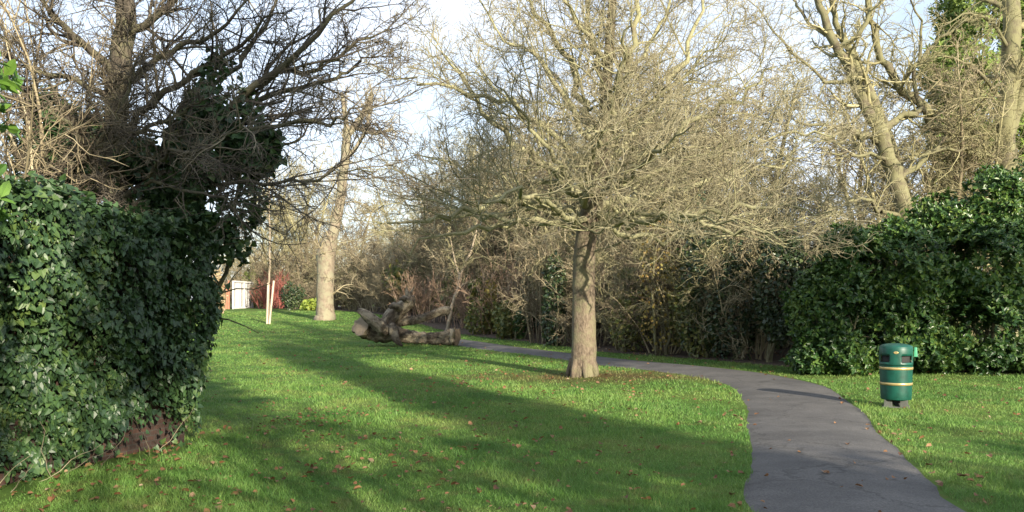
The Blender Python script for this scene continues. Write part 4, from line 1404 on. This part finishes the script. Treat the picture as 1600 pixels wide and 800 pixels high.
for u in np.linspace(.10, .99, 32):                       # front row
    if 620 < px_of(along(u, 1.4)) < 880: continue
    h_ = rng.uniform(.55, .85) * (1.0 if u < .8 else .8)
    plant(proto, used, along(u, rng.uniform(.9, 1.8)), (h_ * 1.1, h_ * 1.1, h_), int(rng.integers(3)))
for u in np.linspace(.07, 1, 28):                         # second row
    h_ = rng.uniform(.95, 1.35)
    dn = rng.uniform(2.8, 4.5) + (2.0 if 640 < px_of(along(u, 3.5)) < 870 else 0)
    plant(proto, used, along(u, dn), (h_, h_, h_ * 1.1), int(rng.integers(3)))
for u in np.linspace(.0, 1, 34) ** 1.35:                 # trees
    h_ = rng.uniform(.85, 1.1) * np.interp(u, [0, .2, .45, .6, .75, .85, 1], [.72, .80, .84, .72, .72, 1.1, 1.2])
    plant(tproto, usedt, along(u, rng.uniform(5.5, 8)), (h_, h_, h_), int(rng.integers(3)))
for u in np.linspace(.02, .98, 28) ** 1.3:
    h_ = rng.uniform(.95, 1.25) * np.interp(u, [0, .2, .45, .6, .75, .85, 1], [.84, .90, .9, .75, .75, 1.1, 1.2])
    plant(tproto, usedt, along(u, rng.uniform(10, 17)), (h_ * 1.15, h_ * 1.15, h_), int(rng.integers(3)))

# bare trees behind the viewer: their trunks and boughs streak the near lawn with shade
LS = 'bare tree behind the viewer whose trunk and boughs shade the near lawn'
for k, (x, y, h_) in enumerate(((4.5, -3.4, 1.0), (8.2, -5.0, 1.05))):
    dup(tproto[0], (x, y, 0), 1.3 + 2 * k, (h_, h_, h_), LS, 'bare trees behind the viewer')

# evergreen understorey far back that closes the wood
rng = np.random.default_rng(72)
under = small = None
uproto = []
for k in range(2):
    L_ = [(rng.normal() * .7, rng.normal() * .5, .7 + 1.6 * rng.random(), 1.3, 1.1, .9) for _ in range(6)]
    uproto.append(leafy('understorey_bush', 'shadowy olive bush deep in the wood behind the bare shrubs', 'bush', (0, 0, 0), L_, 2600, .2, T_ROUND,
                        [M_BRAMB, M_HOLLY][k], 5, None, 'understorey bushes deep in the wood', rng, depth=.6, clump=.3))
used = set()
for u in np.linspace(0, 1, 24):
    h_ = rng.uniform(.9, 1.5)
    plant(uproto, used, along(u, rng.uniform(5.5, 9)), (h_ * 1.2, h_, h_), int(rng.random() < (.7 if u < .22 else .25)))

# distinct plants along the thicket's front
rng = np.random.default_rng(73)
sap = hit(699, 517)
SPY = sap[1]
sp = lambda px, py, dy=0.0: at(px, py, SPY + dy)
P, R = limbs([([sp(698, 519), sp(706, 480), sp(716, 450), sp(719, 428)], [.095, .08, .072, .07]),
              ([sp(719, 430), sp(726, 415), sp(738, 385), sp(745, 350), sp(740, 310)], [.062, .055, .045, .032, .014]),
              ([sp(718, 432), sp(713, 415), sp(708, 395), sp(700, 360)], [.055, .045, .035, .014]),
              ([sp(717, 450), sp(728, 442), sp(742, 438), sp(770, 420)], [.038, .032, .025, .012])], 12, .006, rng)
tw = twigs(P[1:], R[1:], BL, rng)
tree_thing('crooked_sapling', 'pale crooked sapling leaning right beside the fallen trunk', 'tree', sap, [tubes(P, R, 10, .06, rng)], [tubes(*t) for t in tw], M_PALEBARK, M_OTWIG)
cop = hit(845, 538) + (0, .5, 0)
shrub('coppiced_shrub', 'many stemmed pale coppiced shrub left of the main trunk', 'shrub', cop, multistem(16, 4.2, .30, .04, [dict(BL[0], n=7), dict(BL[1], n=5), BL[2]], rng, base=.45, wander=.05), M_BTWIG)
for label, px, py, hh, n_ in (('broad russet stemmed shrub right of the fallen trunk', 745, 519, 2.5, 60), ('russet stemmed shrub behind the fallen trunk', 655, 508, 2.4, 60), ('thin russet shrub beside the coppiced stems', 800, 529, 3.0, 40)):
    f_ = hit(px, py); f_[1] += 2.6; f_[2] = float(gz(f_[0], f_[1]))
    shrub('russet_shrub', label, 'shrub', f_, multistem(n_, hh, .28, .018, [dict(n=9, t0=.25, ang=26, lf=.35, rf=.7, rmin=.012, K=4, wander=.1, S=3), dict(n=3, t0=.2, ang=34, lf=.5, rf=.7, rmin=.009, K=3, wander=.1, S=3)], rng, base=1.5), M_RTWIG, 'russet shrubs along the far path')
for label, px, py, rx, rz, n_, sz, mat in (
    ('low bramble bush with yellow green leaves right of the fallen trunk', 745, 526, 34, 40, 1100, .12, M_BRAMB),
    ('yellowing bramble bush left of the coppiced shrub', 795, 532, 30, 38, 1000, .12, M_BRAMB),
    ('small clump of bright yellow leaves above the brambles', 768, 526, 13, 62, 260, .14, M_YELLOW),
    ('dark ivy covered bush between the coppiced shrub and main trunk', 868, 545, 24, 100, 1800, .10, M_HOLLY),
    ('thin olive leaved bush right of the main trunk', 975, 555, 34, 70, 700, .10, M_BRAMB),
    ('autumn yellow and orange bush in the dark hedge', 1040, 560, 34, 165, 520, .09, M_YELLOW),
    ('yellow flecked bramble at the dark hedge foot', 1085, 563, 36, 75, 800, .10, M_BRAMB),
    ('tall dark ivy bush in the hedge behind the path', 1110, 563, 50, 170, 2600, .10, M_HOLLY),
    ('dark evergreen bush left of the laurel', 1200, 572, 52, 150, 3000, .10, M_HOLLY),
    ('sparse dark hedge bush right of the autumn bush', 1150, 567, 40, 110, 1300, .10, M_HOLLY),
    ('green leafy tuft at the coppiced shrub foot', 812, 535, 10, 36, 260, .10, M_LAUREL)):
    small_bush('hedge_bush', label, px, py, rx, rz, n_, sz, T_ROUND, mat, rng, dY=1.1)


# ================================================================== trees behind the viewer whose shade falls on the lawn
rng = np.random.default_rng(81)
BY = -8.0


def cl(x, z, rx, rz, ry=1.0, dy=0.0):
    return (x, BY + dy, z, rx, ry, rz)


def shade_tree(label, foot, lobes, n, size=.2, **kw):
    kw.setdefault('clump', .5); kw.setdefault('cs', 1.5); kw.setdefault('depth', .8)
    return leafy('ivy_clad_tree', label, 'tree', foot, lobes, n, size, T_IVY, M_IVY, 9, None, 'trees behind the viewer', rng, 'ivy', up=.1, **kw)


shade_tree('tall narrow ivy clad tree behind the viewer', (11.3, BY, 0),
           [cl(11.4, 2, 1.2, 2.2), cl(11.3, 5, 1.25, 2.2), cl(11.3, 8, 1.15, 2.2), cl(11.7, 11, 1.0, 2.0), cl(12.2, 13.4, .85, 1.7), cl(12.9, 15, .5, .9)], 12000, .22, clump=.2)
shade_tree('broad ivy clad tree behind the viewer', (6.6, BY, 0),
           [cl(6.2, 2.7, 1.9, 2.6), cl(6.8, 9.4, 1.5, 1.3), cl(6.4, 11.2, 1.5, 1.5), cl(7.4, 12.6, 1.2, 1.2)], 6500, .22, cs=1.4)
for label, x, L_, n_ in (
    ('high hedge bush behind the viewer, beside the path', 14.2, [cl(13.6, 2.5, 1.4, 2.8), cl(13.0, 5.0, 1.2, 1.9), cl(14.6, 3.8, 1.3, 2.6), cl(15.8, 5.4, 1.3, 2.2)], 4800),
    ('low hedge bush behind the viewer, between the two ivy trees', 9.2, [cl(9.2, 2.5, 1.5, 2.8), cl(9.0, 5.2, 1.4, 1.9), cl(9.4, 6.6, .8, 1.1)], 1500),
    ('hedge bush behind the viewer, left of the broad ivy tree', 3.4, [cl(3.0, 2.5, 2.0, 2.6), cl(2.7, 4.9, 1.5, 1.7), cl(2.6, 6.6, 1.5, 1.5), cl(5.4, 8.5, .8, 1.0)], 4500),
    ('leftmost hedge bush behind the viewer', .4, [cl(.4, 2.5, 2.0, 2.8), cl(.2, 5.4, 1.8, 2.0), cl(.9, 7.2, 1.3, 1.2)], 3600)):
    shade_tree(label, (x, BY, 0), L_, n_)
shade_tree('tall high crowned tree behind the viewer, far right', (22.5, BY, 0),
           [cl(20.0, 13.2, 1.7, 1.6), cl(22.3, 13.0, 1.9, 1.8), cl(24.6, 12.7, 1.8, 1.7), cl(26.7, 12.1, 1.7, 1.6)], 5200, clump=.5)
